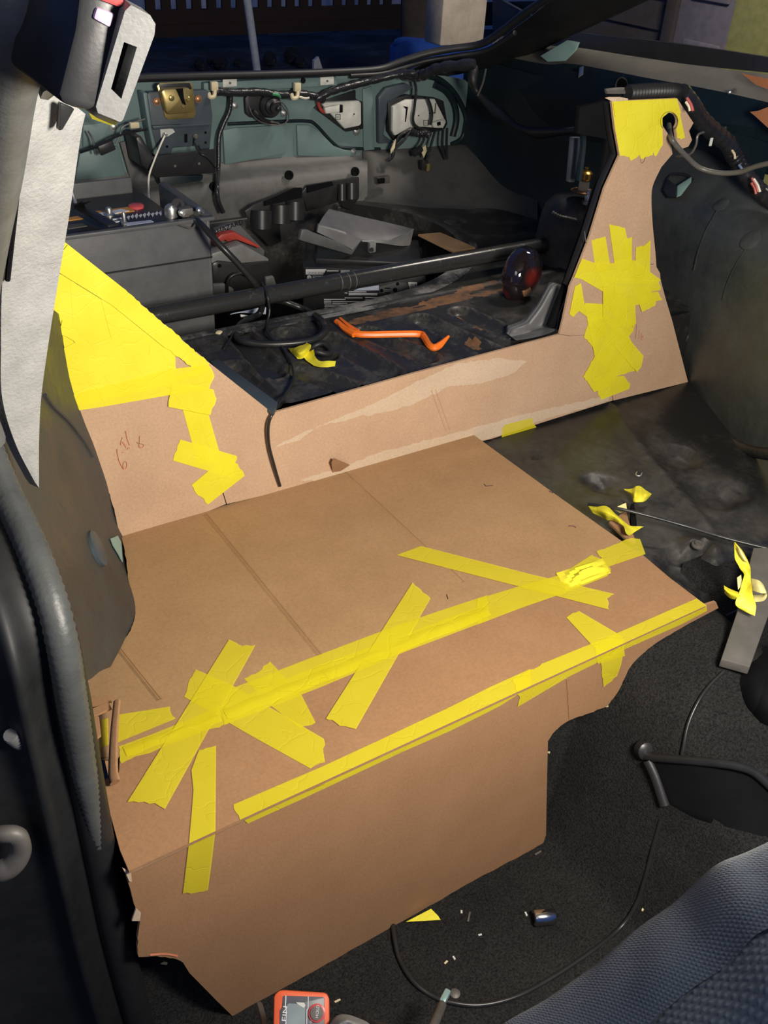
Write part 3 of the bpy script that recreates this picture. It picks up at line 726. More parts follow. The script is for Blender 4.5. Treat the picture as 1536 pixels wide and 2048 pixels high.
tow_strips = [
    ([(1218, 448), (1250, 456), (1263, 520), (1272, 560), (1238, 560), (1230, 534)], 3, (0,)), ([(1183, 480), (1211, 473), (1222, 540), (1210, 570), (1190, 531)], 1, (0,)),
    ([(1250, 480), (1264, 474), (1264, 522), (1270, 545), (1250, 545)], 2, (0,)), ([(1272, 494), (1290, 490), (1301, 480), (1300, 545), (1312, 562), (1270, 560)], 4, (0,)),
    ([(1164, 517), (1240, 545), (1228, 588), (1209, 585), (1162, 558), (1148, 555)], 5, (5,)), ([(1190, 531), (1268, 520), (1322, 560), (1310, 568), (1205, 566)], 6, (2,)),
    ([(1208, 556), (1318, 562), (1321, 580), (1209, 600)], 7, (1,)), ([(1205, 596), (1316, 583), (1324, 600), (1213, 622)], 6, (1,)),
    ([(1150, 573), (1162, 566), (1169, 608), (1202, 609), (1206, 640), (1190, 645), (1158, 622), (1147, 634), (1139, 628)], 4, (6, 7)),
    ([(1268, 580), (1296, 570), (1312, 602), (1310, 612), (1284, 624)], 8, (2, 3)), ([(1206, 570), (1250, 575), (1254, 640), (1226, 660), (1206, 640)], 9, (2,)),
    ([(1222, 600), (1270, 596), (1272, 648), (1250, 654), (1228, 650)], 2, (2,)), ([(1240, 630), (1270, 640), (1267, 662), (1255, 676), (1230, 700), (1205, 690)], 1, (1,)),
    ([(1170, 606), (1206, 608), (1215, 640), (1190, 700), (1182, 690), (1168, 674), (1176, 650)], 3, (4, 5)), ([(1175, 640), (1206, 640), (1240, 730), (1232, 755), (1190, 716)], 5, ()),
    ([(1180, 640), (1218, 632), (1287, 712), (1283, 732), (1274, 745), (1240, 705)], 6, (3, 4)), ([(1188, 715), (1256, 668), (1266, 690), (1220, 772), (1188, 784), (1176, 765), (1166, 754)], 4, (5, 6)),
    ([(1225, 712), (1254, 708), (1270, 742), (1208, 760)], 2, (2,)), ([(1190, 755), (1248, 752), (1260, 766), (1258, 778), (1202, 800), (1196, 786)], 1, (1, 2, 4))]
for i, (pts, lay, ends) in enumerate(sorted(tow_strips, key=lambda s: s[1])): tape(back, bpl, pts, i, ends or (99,), M_TAPE3)
tape(back, bpl, [(1005, 856), (1012, 849), (1064, 836), (1069, 850), (1080, 871), (1002, 890)], 3, (2, 3))
# pen marks
def pen(parent, P, strokes, m, r=0.0009, off=0.0006):
    parts = []
    for st in strokes:
        parts.append(tube_vf(P(st, off), r, 5, 4, flat=0.35))
    v, f = join_vf(parts); return mesh('pen_mark', v, f, m, parent, smooth=50)
def z1(pts): return [(200 + x * 140 / 1536, 840 + y * 140 / 1536) for x, y in pts]
pen(back, bpl, [z1(s) for s in ([(375, 640), (380, 720), (420, 900), (480, 1020)], [(480, 1020), (520, 1075), (570, 1050), (585, 960), (550, 910), (515, 940), (505, 1010), (520, 1070)],
    [(480, 715), (520, 705)], [(490, 380), (460, 480), (455, 550)], [(495, 480), (580, 610)], [(565, 240), (590, 390), (650, 555)], [(605, 650), (615, 610), (655, 620)],
    [(868, 350), (865, 480), (860, 580), (890, 610), (940, 590), (950, 545), (900, 525), (840, 520), (800, 485)])], M_REDPEN, 0.0008)
def z2(pts): return [(1130 + x * 210 / 1536, 560 + y * 210 / 1536) for x, y in pts]
pen(back, bpl, [z2(s) for s in ([(990, 660), (985, 700)], [(1045, 640), (1035, 860)], [(1085, 735), (1082, 860)], [(1120, 770), (1112, 860), (1130, 870), (1138, 820), (1118, 835)])], M_REDPEN, 0.0007, 0.0012)
pen(back, bpl, [[(1281, 318), (1283, 326), (1288, 322), (1290, 314)]], M_DKPEN, 0.0005, 0.0012)
pen(back, bpl, [[(1299, 529), (1307, 528.5)]], M_DKPEN, 0.0005, 0.0012)
def z3(pts): return [(1080 + x * 456 / 1536, y * 456 / 1536) for x, y in pts]
pen(back, bpl, [[(x * 1.10 - 133.85, y * 1.10 - 24.3) for x, y in hole]], M_DKPEN, 0.0006, 0.003)
tube('nail', [aty(1169, 463, YB - .004), aty(1172, 486, YB - .001)], 0.0008, M_ZINC, back)

# ---- seat template (two sheets on the bench and a front sheet down to the carpet)
seat = thing('cardboard_template', V((-0.3, 0.62, -0.002)), 'brown cardboard bench template covered in yellow tape strips, folded down to the black carpet', 'cardboard')
edge = [(243, 1073), (445, 1012), (945, 868), (1110, 988), (1280, 1108), (760, 1310), (238, 1513), (205, 1515), (165, 1500), (140, 1440), (140, 1352)] + sm([(170, 1335), (204, 1316), (240, 1288), (262, 1258), (271, 1225), (266, 1195), (257, 1160), (252, 1115)])
slab('rear_sheet', rag(spl(edge), range(11, 41), 0.0006, 0.005), (0, 0, -CT), M_SEAT, seat)
front = [(203, 1562), (238, 1545), (240, 1512), (760, 1308), (1281, 1106), (1340, 1156), (1412, 1210), (835, 1476), (258, 1742), (240, 1700)]
slab('front_sheet', spl(front), (0, 0, -CT), M_RISE, seat)
riser = [(258, 1742), (835, 1477), (1410, 1211), (1432, 1204), (1437, 1216)] + sm([(1380, 1246), (1320, 1281), (1285, 1308), (1260, 1335), (1238, 1380), (1215, 1412)]) + sm([(1180, 1426), (1140, 1440), (1112, 1460), (1096, 1482)]) + [(1094, 1560), (1092, 1670), (1086, 1688), (900, 1797), (700, 1908), (525, 2007), (470, 2037), (432, 2000), (379, 1946), (366, 1925), (355, 1919), (313, 1912), (277, 1914), (275, 1877), (281, 1837), (268, 1808), (261, 1779), (254, 1758)]
slab('front_drop', rag(rpl(riser), (5, 7, 9, 11, 13, 15, 17, 19, 21, 23, 25, 27, 29, 31, 33, 35, 48, 49, 50, 51), 0.0010, 0.006), (0, CT, 0), M_RISE, seat)
# score lines pressed into the sheets (raised lips either side of a crease)
for a, b in (((412, 1030), (640, 1311)), ((690, 946), (852, 1098)), ((888, 1130), (925, 1165)), ((232, 1290), (320, 1400))):
    p, q = atz(*a, S + 0.0003), atz(*b, S + 0.0003)
    prof_ = ((-0.0045, -0.0004), (-0.0014, 0.0018), (-0.0003, 0.0), (0.0003, 0.0), (0.0014, 0.0018), (0.0045, -0.0004))
    vs = [pt_ + V((d, 0, h)) for pt_ in (p, q) for d, h in prof_]
    mesh('crease', vs, [(i, i + 1, i + 7, i + 6) for i in range(5)], M_SEAT, seat, smooth=80)
for a, b in (((870, 778), (900, 860)), ((862, 780), (892, 862)),):
    tube('crease', bpl([a, ((a[0] + b[0]) / 2, (a[1] + b[1]) / 2), b], 0.0002), 0.0010, M_BACK, back, n=6)
tube('crease', rpl([(1133, 1358), (1136, 1400), (1138, 1438)], 0.0002), 0.0010, M_RISE, seat, n=6)
tube('crease', rpl([(261, 1745), (480, 1643)], 0.0), 0.0016, M_RIM, seat, n=6)
# seam of tape along the joint of the two sheets
tape(seat, spl, [(237, 1493), (300, 1470), (345, 1452), (440, 1412), (456, 1448), (400, 1466), (330, 1492), (300, 1506), (270, 1513), (243, 1527)], 1, (4, 8, 9))
tape(seat, spl, [(440, 1386), (600, 1324), (748, 1268), (860, 1228), (975, 1190), (978, 1240), (806, 1305), (647, 1372), (448, 1450)], 3, (4, 8))
tape(seat, spl, [(440, 1412), (640, 1330), (760, 1286), (960, 1213), (962, 1240), (806, 1300), (644, 1366), (450, 1446)], 4, (3, 7))
def ridge(P, a, b, w, h, n=14, up=V((0, 0, 1))):
    p, q = P([a])[0], P([b])[0]; d = (q - p).normalized(); s = d.cross(up).normalized(); vs = []
    for i in range(n + 1):
        c = p.lerp(q, i / n); k = 0.7 + 0.3 * math.sin(i * 2.1)
        for u, z in ((-w, .0016), (-w * .35, .0016 + h * k), (w * .15, .0016 + h * k), (w, .0016)): vs.append(c + s * (u + .0012 * math.sin(i * 1.3)) + up * z)
    return mesh('tape_fold', vs, [(i * 4 + j, i * 4 + j + 1, i * 4 + j + 5, i * 4 + j + 4) for i in range(n) for j in range(3)], M_TAPE, seat, smooth=25)
ridge(spl, (250, 1505), (440, 1436), .008, .0012)
ridge(spl, (450, 1430), (650, 1352), .009, .0012)
ridge(spl, (650, 1352), (975, 1224), .010, .0014)
tape(seat, spl, [(955, 1198), (1040, 1172), (1120, 1150), (1183, 1110), (1210, 1122), (1222, 1140), (1215, 1152), (1140, 1182), (1050, 1213), (955, 1249)], 5, (3, 4, 5, 9))
tape(seat, spl, [(1193, 1103), (1262, 1076), (1280, 1078), (1291, 1108), (1215, 1134)], 6, (0, 4))
# crumpled folds where the seam tape bunched up
vs, fs = [], []
p0, p1, p2, p3 = spl([(1112, 1146), (1206, 1116), (1222, 1146), (1132, 1182)], 0.0016)
for i in range(15):
    for j in range(9):
        u, w_ = i / 14, j / 8; p = p0.lerp(p1, u).lerp(p3.lerp(p2, u), w_)
        e = math.sin(math.pi * u) * math.sin(math.pi * w_)
        vs.append(p + V((0, 0, .0085 * e * abs(math.sin(7 * w_ + 5 * u + 2 * math.sin(4 * u)))**1.5)))
for i in range(14):
    for j in range(8): fs.append((i * 9 + j, i * 9 + j + 1, (i + 1) * 9 + j + 1, (i + 1) * 9 + j))
mesh('tape_fold', vs, fs, T2, seat, smooth=20)
tape(seat, spl, [(392, 1339), (460, 1368), (647, 1477), (650, 1524), (621, 1537), (500, 1470), (368, 1393), (380, 1358)], 2, (2, 3, 6, 7))
tape(seat, spl, [(540, 1323), (603, 1390), (631, 1445), (600, 1456), (540, 1410), (488, 1357), (510, 1348)], 0, (5, 6, 2))
tape(seat, spl, [(458, 1279), (484, 1292), (511, 1290), (330, 1618), (310, 1606), (255, 1604)], 7, (0, 1, 3, 4))
tape(seat, spl, [(232, 1430), (340, 1413), (343, 1428), (352, 1437), (235, 1485)], 0, (1, 2))
tape(seat, spl, [(203, 1440), (216, 1436), (217, 1489), (201, 1496)], 3, (99,))
tape(seat, spl, [(825, 1165), (838, 1176), (861, 1197), (712, 1458), (680, 1452), (665, 1440), (652, 1437)], 8, (0, 1, 3, 4, 5))
tape(seat, spl, [(793, 1110), (842, 1092), (1060, 1148), (1229, 1188), (1214, 1197), (1218, 1219)], 8, (3, 4))
def fold_strip(top, drop, lay, te=None, de=None):
    a = spl(top, 0.0006 + 0.00022 * lay); b = rpl(drop, 0.0006 + 0.00022 * lay)
    a = torn(a, 0.0014, 0.005, te); b = torn(b, 0.0014, 0.005, de)
    va = (a, [tuple(range(len(a)))]); vb = (b, [tuple(range(len(b)))])
    v, f = join_vf([va, vb]); return mesh('tape_strip', v, f, M_TAPE, seat, tri=True)
fl = lambda x: 1742 - (x - 258) * (1742 - 1210.5) / (1411 - 258)
fold_strip([(467, 1609), (640, 1535), (755, 1482), (900, 1414), (980, 1374), (1060, 1338), (1062, fl(1062)), (480, fl(480))], [(480, fl(480)), (1062, fl(1062)), (1000, 1412), (900, 1462), (800, 1506), (700, 1553), (600, 1600), (496, 1647), (488, 1634)], 2, (7,), (7, 8))
fold_strip([(1024, 1358), (1090, 1325), (1230, 1268), (1393, 1197), (1413, 1211), (1035, fl(1035))], [(1035, fl(1035)), (1413, 1211), (1414, 1222), (1360, 1250), (1248, 1299), (1140, 1352), (1035, 1414), (1040, 1396)], 4, (0, 5), (6, 7))
fold_strip([(398, 1500), (412, 1496), (432, 1491), (431, fl(431)), (378, fl(378)), (384, 1620), (387, 1580), (383, 1540)], [(378, fl(378)), (431, fl(431)), (424, 1720), (416, 1780), (390, 1786), (366, 1787)], 6, (0, 1), (3, 4))
fold_strip([(1133, 1235), (1145, 1226), (1158, 1222), (1240, 1270), (1250, fl(1250)), (1200, fl(1200))], [(1200, fl(1200)), (1250, fl(1250)), (1242, 1330), (1234, 1352), (1207, 1375), (1204, 1340)], 5, (0, 1), (3, 4))
fold_strip([(1190, 1292), (1225, 1272), (1240, 1284), (1246, fl(1246)), (1192, fl(1192))], [(1192, fl(1192)), (1246, fl(1246)), (1250, 1312), (1225, 1320), (1196, 1328)], 6, (99,), (99,))
pen(seat, spl, [[(968, 968), (972, 972), (980, 971), (986, 971)], [(1137, 1052), (1146, 1052), (1152, 1055)], [(1098, 982), (1106, 986)]], M_DKPEN, 0.0009)
pen(seat, rpl, [[(300, 1910), (330, 1908), (355, 1912)]], M_REDPEN, 0.0012)
pen(seat, spl, [[(893, 1189), (896, 1198)]], M_DKPEN, 0.0009)
# ripped brown roll where the sheet was cut around the left corner
tube('torn_roll', [atz(234, 1402, S + 0.030), atz(228, 1470, S + 0.022), atz(226, 1540, S + 0.014), atz(230, 1565, S + 0.010)], lambda t: 0.0052 + 0.002 * t, M_RISE, seat, n=7, flat=0.6)
for pts in ([(176, 1396), (215, 1390), (222, 1402), (180, 1412)], [(182, 1418), (216, 1404), (222, 1416), (186, 1432)], [(178, 1440), (196, 1432), (200, 1470), (188, 1480)]):
    slab('torn_flap', [atz(x, y, S + 0.022) for x, y in pts], (0.001, 0, -0.003), M_RISE, seat, bev=0)
slab('torn_flap', [atz(204, 1496, S - .004), atz(222, 1500, S - .004), atz(232, 1548, S - .02), atz(216, 1550, S - .02)], (0, 0, -0.003), M_RISE, seat)
slab('torn_flap', rpl([(246, 1738), (262, 1746), (264, 1764), (258, 1762), (254, 1752)], 0.004), (0, 0.002, 0), M_PALE, seat)
slab('torn_flap', rpl([(272, 1818), (282, 1826), (280, 1842), (264, 1842)], 0.004), (0, 0.002, 0), M_PALE, seat)


from mathutils.bvhtree import BVHTree
_bvh = {}
def hit(o, px, py, lift=0.0):
    """where the line of sight through a photo point meets the surface o: (point, outward normal)"""
    if o.name not in _bvh:
        bm = bmesh.new(); bm.from_mesh(o.data); _bvh[o.name] = BVHTree.FromBMesh(bm); bm.free()
    g = ORG[o.name]; d = ray(px, py)
    p, n, i, t = _bvh[o.name].ray_cast(CAM - g, d)
    if p is None: raise RuntimeError('no surface at %s %s' % (px, py))
    if n.dot(d) > 0: n = -n
    return p + g + n * lift, n
# ================================================================== LEFT FOREGROUND
random.seed(5)
# grey trim strip of the pillar
tr = [[(56, 172, .70), (108, 180, .715), (171, 228, .735)], [(47, 260, .712), (100, 268, .726), (161, 276, .742)], [(24, 420, .748), (78, 424, .757), (139, 428, .77)], [(5, 560, .78), (58, 560, .79), (117, 560, .80)],
      [(2, 700, .81), (46, 700, .815), (95, 700, .822)], [(5, 800, .826), (42, 800, .83), (82, 800, .836)], [(32, 890, .84), (54, 890, .842), (78, 890, .846)], [(70, 965, .85), (74, 970, .85), (78, 976, .85)]]
rows = [[aty(*q) for q in r] for r in tr]
pt = thing('pillar_trim', rows[-1][1], 'long light grey grained plastic trim tapering to a point beside the left wheel arch', 'trim')
patch('trim_panel', rows, M_PILLAR, pt, k=5, thick=(-0.006, 0.012, 0), smooth=40)
slab('clip_notch', [aty(118, 262, .712), aty(122, 206, .705), aty(150, 218, .71), aty(126, 260, .712)], (0, 0.008, 0), M_BLK, pt, bev=0.001, label='dark notch with a clip')
tube('trim_gap', [aty(54, 175, .70), aty(46, 260, .71), aty(30, 420, .745), aty(15, 560, .775)], 0.0022, M_BLKM, pt, n=6)
# seat belt buckle hanging at the pillar
bo = aty(190, 200, .50)
bk = thing('seat_belt_buckle', aty(245, 246, .42), 'black seat belt buckle with grey slotted face at the upper left pillar', 'buckle')
def bq(px, py, y): return aty(px, py, y)
face = [(192, 213), (198, 192), (250, 22), (262, 10), (300, 30), (311, 48), (309, 70), (246, 240), (240, 244), (196, 226)]
slot = [(222, 178), (248, 84), (274, 94), (243, 198)]
FY = lambda px, py: 0.425 + (py - 120) * 0.00003
fpts = [bq(x, y, FY(x, y)) for x, y in face]; spts2 = [bq(x, y, FY(x, y)) for x, y in slot]
# face frame with the slot cut through: four bands around the slot
A, B_, C_, D_ = spts2
def fq(i): return fpts[i]
bands = [[fq(2), fq(3), fq(4), fq(5), C_, B_], [fq(5), fq(6), fq(7), D_, C_], [fq(7), fq(8), fq(9), fq(0), A, D_], [fq(0), fq(1), fq(2), B_, A]]
nrm = (fpts[2] - fpts[0]).cross(fpts[7] - fpts[0]).normalized()
if nrm.y < 0: nrm = -nrm
v, f = join_vf([slab_vf(b, nrm * 0.010) for b in bands])
mesh('slotted_face', v, f, M_TRIM, bk, tri=True, smooth=30, label='light grey face with a belt slot')
slab('slot_back', [p + nrm * 0.009 for p in spts2], nrm * 0.002, M_BLKM, bk)
side = [(192, 214), (250, 22), (262, 10), (245, -40), (150, -60), (128, 160), (112, 200), (118, 212), (160, 236), (196, 228), (240, 246)]
sd = [(192, 216), (252, 18), (240, -60), (165, -60), (150, 60), (118, 188), (124, 206), (150, 216), (176, 222)]
top = [bq(x, y, .428) for x, y in sd]
slab('housing', top, nrm * 0.03 + V((-0.004, 0.03, 0)), M_BLK, bk, bev=0.003)
slab('housing_base', [bq(190, 214, .43), bq(242, 246, .43), bq(236, 254, .445), bq(186, 232, .445)], (0, 0.02, 0), M_BLK, bk, bev=0.002)
slab('button', [bq(188, -6, .426), bq(196, 0, .426), bq(242, 18, .426), bq(250, 6, .426), bq(246, -30, .43), bq(196, -40, .43)], nrm * 0.01, M_REDB, bk, bev=0.002, label='red release button')
slab('label_window', [bq(187, 38, .4265), bq(194, 15, .4265), bq(231, 28, .4265), bq(221, 57, .4265)], nrm * 0.008, M_LILAC, bk, bev=0.001, label='pale lilac window under the button')
tube('stalk', [bq(150, 150, .47), bq(110, 155, .56), bq(98, 175, .66)], 0.009, M_BLK, bk, n=8, flat=0.6)
# striker and bolts on the jamb
stp = [aty(-20, 1672, .66), aty(10, 1668, .645), aty(34, 1672, .64), aty(40, 1700, .64), aty(26, 1728, .64), aty(0, 1742, .645), aty(-22, 1744, .66)]
tube('door_striker', stp, 0.0085, M_STEEL, n=10, k=6, flat=1.3, label='worn grey metal striker loop at the lower left edge, on the black door jamb', cat='striker')
sc = thing('jamb_screw', aty(70, 1500, .655), 'threaded bolt end with a nut sticking out of the black door jamb', 'bolt')
v, f = tube_vf([aty(20, 1470, .64), aty(40, 1484, .648), aty(62, 1492, .66)], 0.0065, 12, 10, rib=0.08)
mesh('thread', v, f, M_GRYP, sc, smooth=40)
box('nut', aty(66, 1460, .658), (0.010, 0.012, 0.028), M_GRYP, sc, bev=0.002)
box('tab', aty(66, 1518, .655), (0.014, 0.010, 0.008), M_STEEL, sc, bev=0.001)
# round spot-weld patch and torn teal flap on the left arch
def disc(name, px, py, x, r, m, parent=None, ax=None, **k):
    p = atx(px, py, x); n = (CAM - p).normalized() if ax is None else V(ax)
    return lathe(name, p, n, [(r, -0.004), (r, 0.002), (r * 0.86, 0.0035), (r * 0.3, 0.0035)], m, parent, n=28, **k)
p, n = hit(ARCH_L, 192, 1098)
lathe('access_cap', p, n, [(.0245, -.006), (.0245, .004), (.022, .0055), (.001, .0055)], M_NAVY, n=28, label='round blue grey blanking disc on the left wheel arch', cat='cap')
slab('paint_chip', [hit(ARCH_L, x, y, .0015)[0] for x, y in ((218, 1078), (232, 1072), (239, 1085), (242, 1125), (234, 1110), (223, 1092))], (0.001, -0.001, 0.0005), M_TEALL, ARCH_L, label='chip showing pale teal paint')
tube('sealer_bead', [hit(ARCH_L, x, y, .001)[0] for x, y in ((88, 790), (104, 812), (135, 842), (165, 880), (184, 912))], 0.0028, M_WELL, ARCH_L, n=6)

# ================================================================== REAR: LATCH AND LAMPS ON THE TAIL PANEL
lm = thing('hatch_latch', W(360, 320, 0.03), 'dark navy latch bracket with a gold hatch latch, in the middle of the tail panel', 'latch')
wpart('bracket_plate', [(294, 188), (300, 184), (414, 180), (420, 186), (426, 232), (420, 300), (402, 302), (398, 292), (346, 296), (342, 312), (318, 314), (304, 262)], 0.040, 0.012, M_NAVY, 0.003, lm)
wpart('bracket_side', [(286, 186), (295, 186), (308, 262), (320, 314), (308, 310), (296, 250)], 0.038, 0.036, M_TEAL, 0.002, lm)
wpart('bracket_step', [(304, 252), (425, 246), (420, 252), (308, 260)], 0.046, 0.008, M_NAVY, 0.002, lm)
wpart('latch_plate', [(314, 172), (320, 166), (380, 164), (386, 172), (392, 228), (388, 236), (336, 240), (330, 234)], 0.044, 0.004, M_GOLD, 0.001, lm)
lb = wpart('latch_body', [(322, 184), (328, 178), (378, 176), (386, 184), (391, 218), (384, 226), (338, 230), (332, 224)], 0.060, 0.018, M_GOLD, 0.006, lm)
wpart('latch_slot', [(352, 178), (366, 177), (368, 196), (372, 210), (366, 210), (358, 192)], 0.0612, 0.003, M_BLKM, 0.0, lb)
wpart('latch_recess', [(318, 168), (380, 166), (384, 178), (322, 182)], 0.047, 0.003, M_BLK, 0.001, lm)
for (px, py, r) in ((343, 196, 7), (376, 198, 6)):
    lathe('rivet', W(px, py, 0.0612), (0, -1, 0), [(r * 0.0009, 0), (r * 0.0009, 0.001), (r * 0.0006, 0.0025), (0.001, 0.0025)], M_GOLD, lb, n=14)
lathe('rivet', W(366, 212, 0.0612), (0, -1, 0), [(0.004, 0), (0.003, 0.002)], M_GOLD, lb, n=10)
for (px, py) in ((313, 203), (396, 198)):
    lathe('bolt', W(px, py, 0.041), (0, -1, 0), [(0.0085, 0), (0.0085, 0.002), (0.0055, 0.002), (0.0055, 0.006), (0.003, 0.007)], M_COPP, lm, n=8, label='copper toned hex bolt')
wpart('bare_patch', [(320, 254), (346, 258), (350, 264), (334, 274), (322, 276)], 0.0412, 0.001, M_PLATE, 0.0, lm, label='bare metal patch')
for (px, py, m) in ((329, 270, M_ZINC), (390, 273, M_STEEL)):
    lathe('screw', W(px, py, 0.042), (0, -1, 0), [(0.006, 0), (0.006, 0.003), (0.004, 0.005), (0.001, 0.005)], m, lm, n=10)
wpart('slot_hole', [(369, 268), (375, 268), (375, 285), (369, 285)], 0.0413, 0.001, M_BLKM, 0.0, lm)
for (px, py) in ((334, 293), (411, 285), (411, 265)):
    lathe('hole', W(px, py, 0.0405), (0, -1, 0), [(0.0028, 0), (0.0028, 0.0012)], M_BLKM, lm, n=10)
cb = thing('catch_box', W(350, 355, 0.10), 'black open box bolted below the hatch latch bracket', 'box')
wpart('box_front', [(306, 314), (432, 298), (432, 346), (312, 356), (284, 330), (274, 280)], 0.095, 0.006, M_BLK, 0.002, cb)
wpart('box_side', [(272, 276), (282, 272), (306, 312), (308, 350), (282, 332)], 0.09, 0.07, M_BLK, 0.002, cb)
wpart('box_floor', [(308, 345), (430, 336), (432, 346), (312, 356)], 0.09, 0.06, M_BLK, 0.002, cb)
for (px, py) in ((350, 332), (398, 327)): lathe('rivet', W(px, py, 0.0955), (0, -1, 0), [(0.003, 0), (0.003, 0.001)], M_STEEL, cb, n=8)
wpart('post', [(318, 352), (408, 350), (392, 412), (330, 420)], 0.05, 0.03, M_TEALD, 0.003, cb)
tube('white_lead', [W(329, 272, .05), W(320, 292, .07), W(308, 322, .105), W(298, 352, .12), W(297, 382, .16), aty(298, 401, 1.80)], 0.0021, M_WIRE, label='single white wire from the latch down to the battery box', cat='wire')
tube('earth_lead', [W(390, 275, .05), W(390, 288, .055), W(400, 306, .10), W(418, 318, .105), W(432, 336, .105)], 0.0018, M_CABLE, label='short black wire looping from the latch bracket over the black box', cat='wire')
tube('loom_branch', [W(462, 186, .02), W(459, 220, .02), W(446, 250, .02), W(438, 275, .022), W(437, 320, .03), aty(436, 345, 2.06), aty(434, 372, 2.0), aty(436, 400, 1.99), aty(446, 425, 1.99)], 0.0055, M_HARN, label='taped black cable hanging down the tail panel beside the latch box', cat='cable')
hn = thing('wiring_loom', W(540, 186, .03), 'black taped wiring loom clipped along the top of the tail panel', 'wiring')
tube('trunk', [W(424, 182, .022), W(470, 185, .026), W(520, 184, .024), W(560, 190, .026), W(600, 188, .024), W(634, 194, .024), W(648, 200, .024)], 0.0085, M_HARN, hn, n=10, rib=0.08, ribn=3)
tube('branch', [W(632, 198, .024), W(660, 184, .03), W(700, 172, .03), W(740, 162, .03), W(790, 150, .05), aty(830, 146, 2.02)], 0.0085, M_HARN, hn, n=10, rib=0.08, ribn=3)
tube('branch', [W(800, 148, .05), aty(830, 152, 2.03), aty(852, 148, 2.0), aty(880, 136, 1.97), aty(950, 128, 1.9)], 0.012, M_HARN, hn, n=10, rib=0.12, ribn=3)
tube('branch', [W(636, 198, .024), W(638, 212, .02), W(644, 222, .02), W(652, 224, .02)], 0.004, M_RED, hn, n=6, label='red and white wires')
tube('branch', [W(590, 190, .03), W(608, 196, .03), W(618, 195, .03)], 0.003, M_WIRE, hn, n=6)
tube('branch', [W(545, 188, .034), W(556, 190, .034), W(560, 194, .03)], 0.0035, plain('green_wire', (0.05, 0.28, 0.12), 0.5), hn, n=6)
for (px, py) in ((426, 176), (592, 178)):
    c = thing('loom_clip', W(px, py + 14, .04), 'ivory plastic clip holding the loom, %s' % ('beside the latch bracket' if px < 500 else 'above the round rubber boot'), 'clip', 'ivory clips on the loom')
    box('clip_body', W(px + 2, py - 4, .034), (0.016, 0.012, 0.018), M_IVORY, c, bev=0.002)
    tube('clip_hook', [W(px + 4, py + 4, .036), W(px + 2, py + 16, .042), W(px - 6, py + 18, .042), W(px - 9, py + 10, .036)], 0.0045, M_IVORY, c, n=6)
rb = thing('lock_boot', W(540, 230, .02), 'black rubber boot around a round lock cylinder on the tail panel', 'lock')
wpart('base', [(490, 196), (498, 188), (548, 186), (558, 196), (557, 226), (548, 236), (502, 236), (492, 228)], 0.012, 0.012, M_RUB, 0.004, rb)
bc = W(538, 210, .012)
lathe('ring', bc, (0, -1, 0), [(0.026, 0), (0.026, 0.010), (0.022, 0.014), (0.018, 0.014), (0.018, 0.022), (0.012, 0.026), (0.012, 0.034), (0.001, 0.034)], M_BLK, rb, n=24)
lathe('button', bc + V((0.004, -0.034, 0)), (0.2, -1, 0), [(0.006, 0), (0.006, 0.008), (0.003, 0.010)], M_BLK, rb, n=12)
tube('wire', [W(548, 206, .05), W(562, 204, .04), W(574, 218, .03), W(577, 236, .025), W(566, 249, .025), W(545, 250, .025), W(520, 243, .02), W(504, 228, .02), W(498, 212, .015)], 0.0016, M_GREYC, rb, n=6)
tube('wire', [W(506, 222, .02), W(528, 240, .022), W(556, 248, .022)], 0.005, M_RUB, rb, n=6)
# tail lamp holders
t1 = thing('tail_lamp_holder', W(690, 262, .02), 'pale rectangular tail lamp holder with one cut corner, left of the pair', 'lamp holder')
wpart('gasket', [(628, 216), (646, 202), (712, 180), (712, 198), (726, 204), (727, 258), (692, 264)], 0.006, 0.006, M_RUB, 0.002, t1)
wpart('housing', [(645, 210), (650, 205), (718, 201), (723, 206), (723, 248), (719, 252), (690, 258)], 0.018, 0.012, M_PLATE, 0.003, t1)
wpart('connector', [(650, 216), (682, 210), (684, 224), (652, 228)], 0.028, 0.012, M_PLATE, 0.002, t1)
wpart('latch_notch', [(680, 211), (686, 210), (686, 225), (680, 226)], 0.0295, 0.008, M_BLKM, 0.001, t1)
wpart('foot', [(690, 254), (718, 250), (717, 260), (688, 261)], 0.014, 0.01, M_BLK, 0.001, t1)
lathe('hole', W(708, 228, .0185), (0, -1, 0), [(0.0018, 0), (0.0018, 0.001)], M_BLKM, t1, n=8)
def emark(parent, px, py, off):
    parts = [slab_vf(wp([(px - 5, py - 5), (px - 4, py - 5), (px - 4, py + 5), (px - 5, py + 5)], off), (0, 0.0006, 0)), slab_vf(wp([(px + 4, py - 5), (px + 5, py - 5), (px + 5, py + 5), (px + 4, py + 5)], off), (0, 0.0006, 0)),
             slab_vf(wp([(px - 5, py - 5.4), (px + 5, py - 5.4), (px + 5, py - 4.4), (px - 5, py - 4.4)], off), (0, 0.0006, 0)), slab_vf(wp([(px - 5, py + 4.4), (px + 5, py + 4.4), (px + 5, py + 5.4), (px - 5, py + 5.4)], off), (0, 0.0006, 0))]
    o = W(px - 2.6, py + 3, off + 0.0003)
    parts.append(text_vf('H', 0.0085, o, (1, 0, 0), (0, 0, 1)))
    v, f = join_vf(parts); mesh('letter', v, f, M_BLKM, parent)
emark(t1, 676, 234, .0186)
t2 = thing('tail_lamp_holder', W(835, 275, .02), 'pale six sided tail lamp holder draped with black wires', 'lamp holder')
wpart('gasket', [(776, 205), (790, 198), (815, 190), (872, 196), (888, 202), (896, 248), (888, 262), (850, 262), (790, 282), (778, 264)], 0.020, 0.016, M_RUB, 0.003, t2)
wpart('housing', [(786, 214), (814, 200), (870, 198), (893, 244), (886, 258), (850, 254), (826, 255), (790, 272), (785, 262)], 0.030, 0.012, M_PLATE, 0.003, t2)
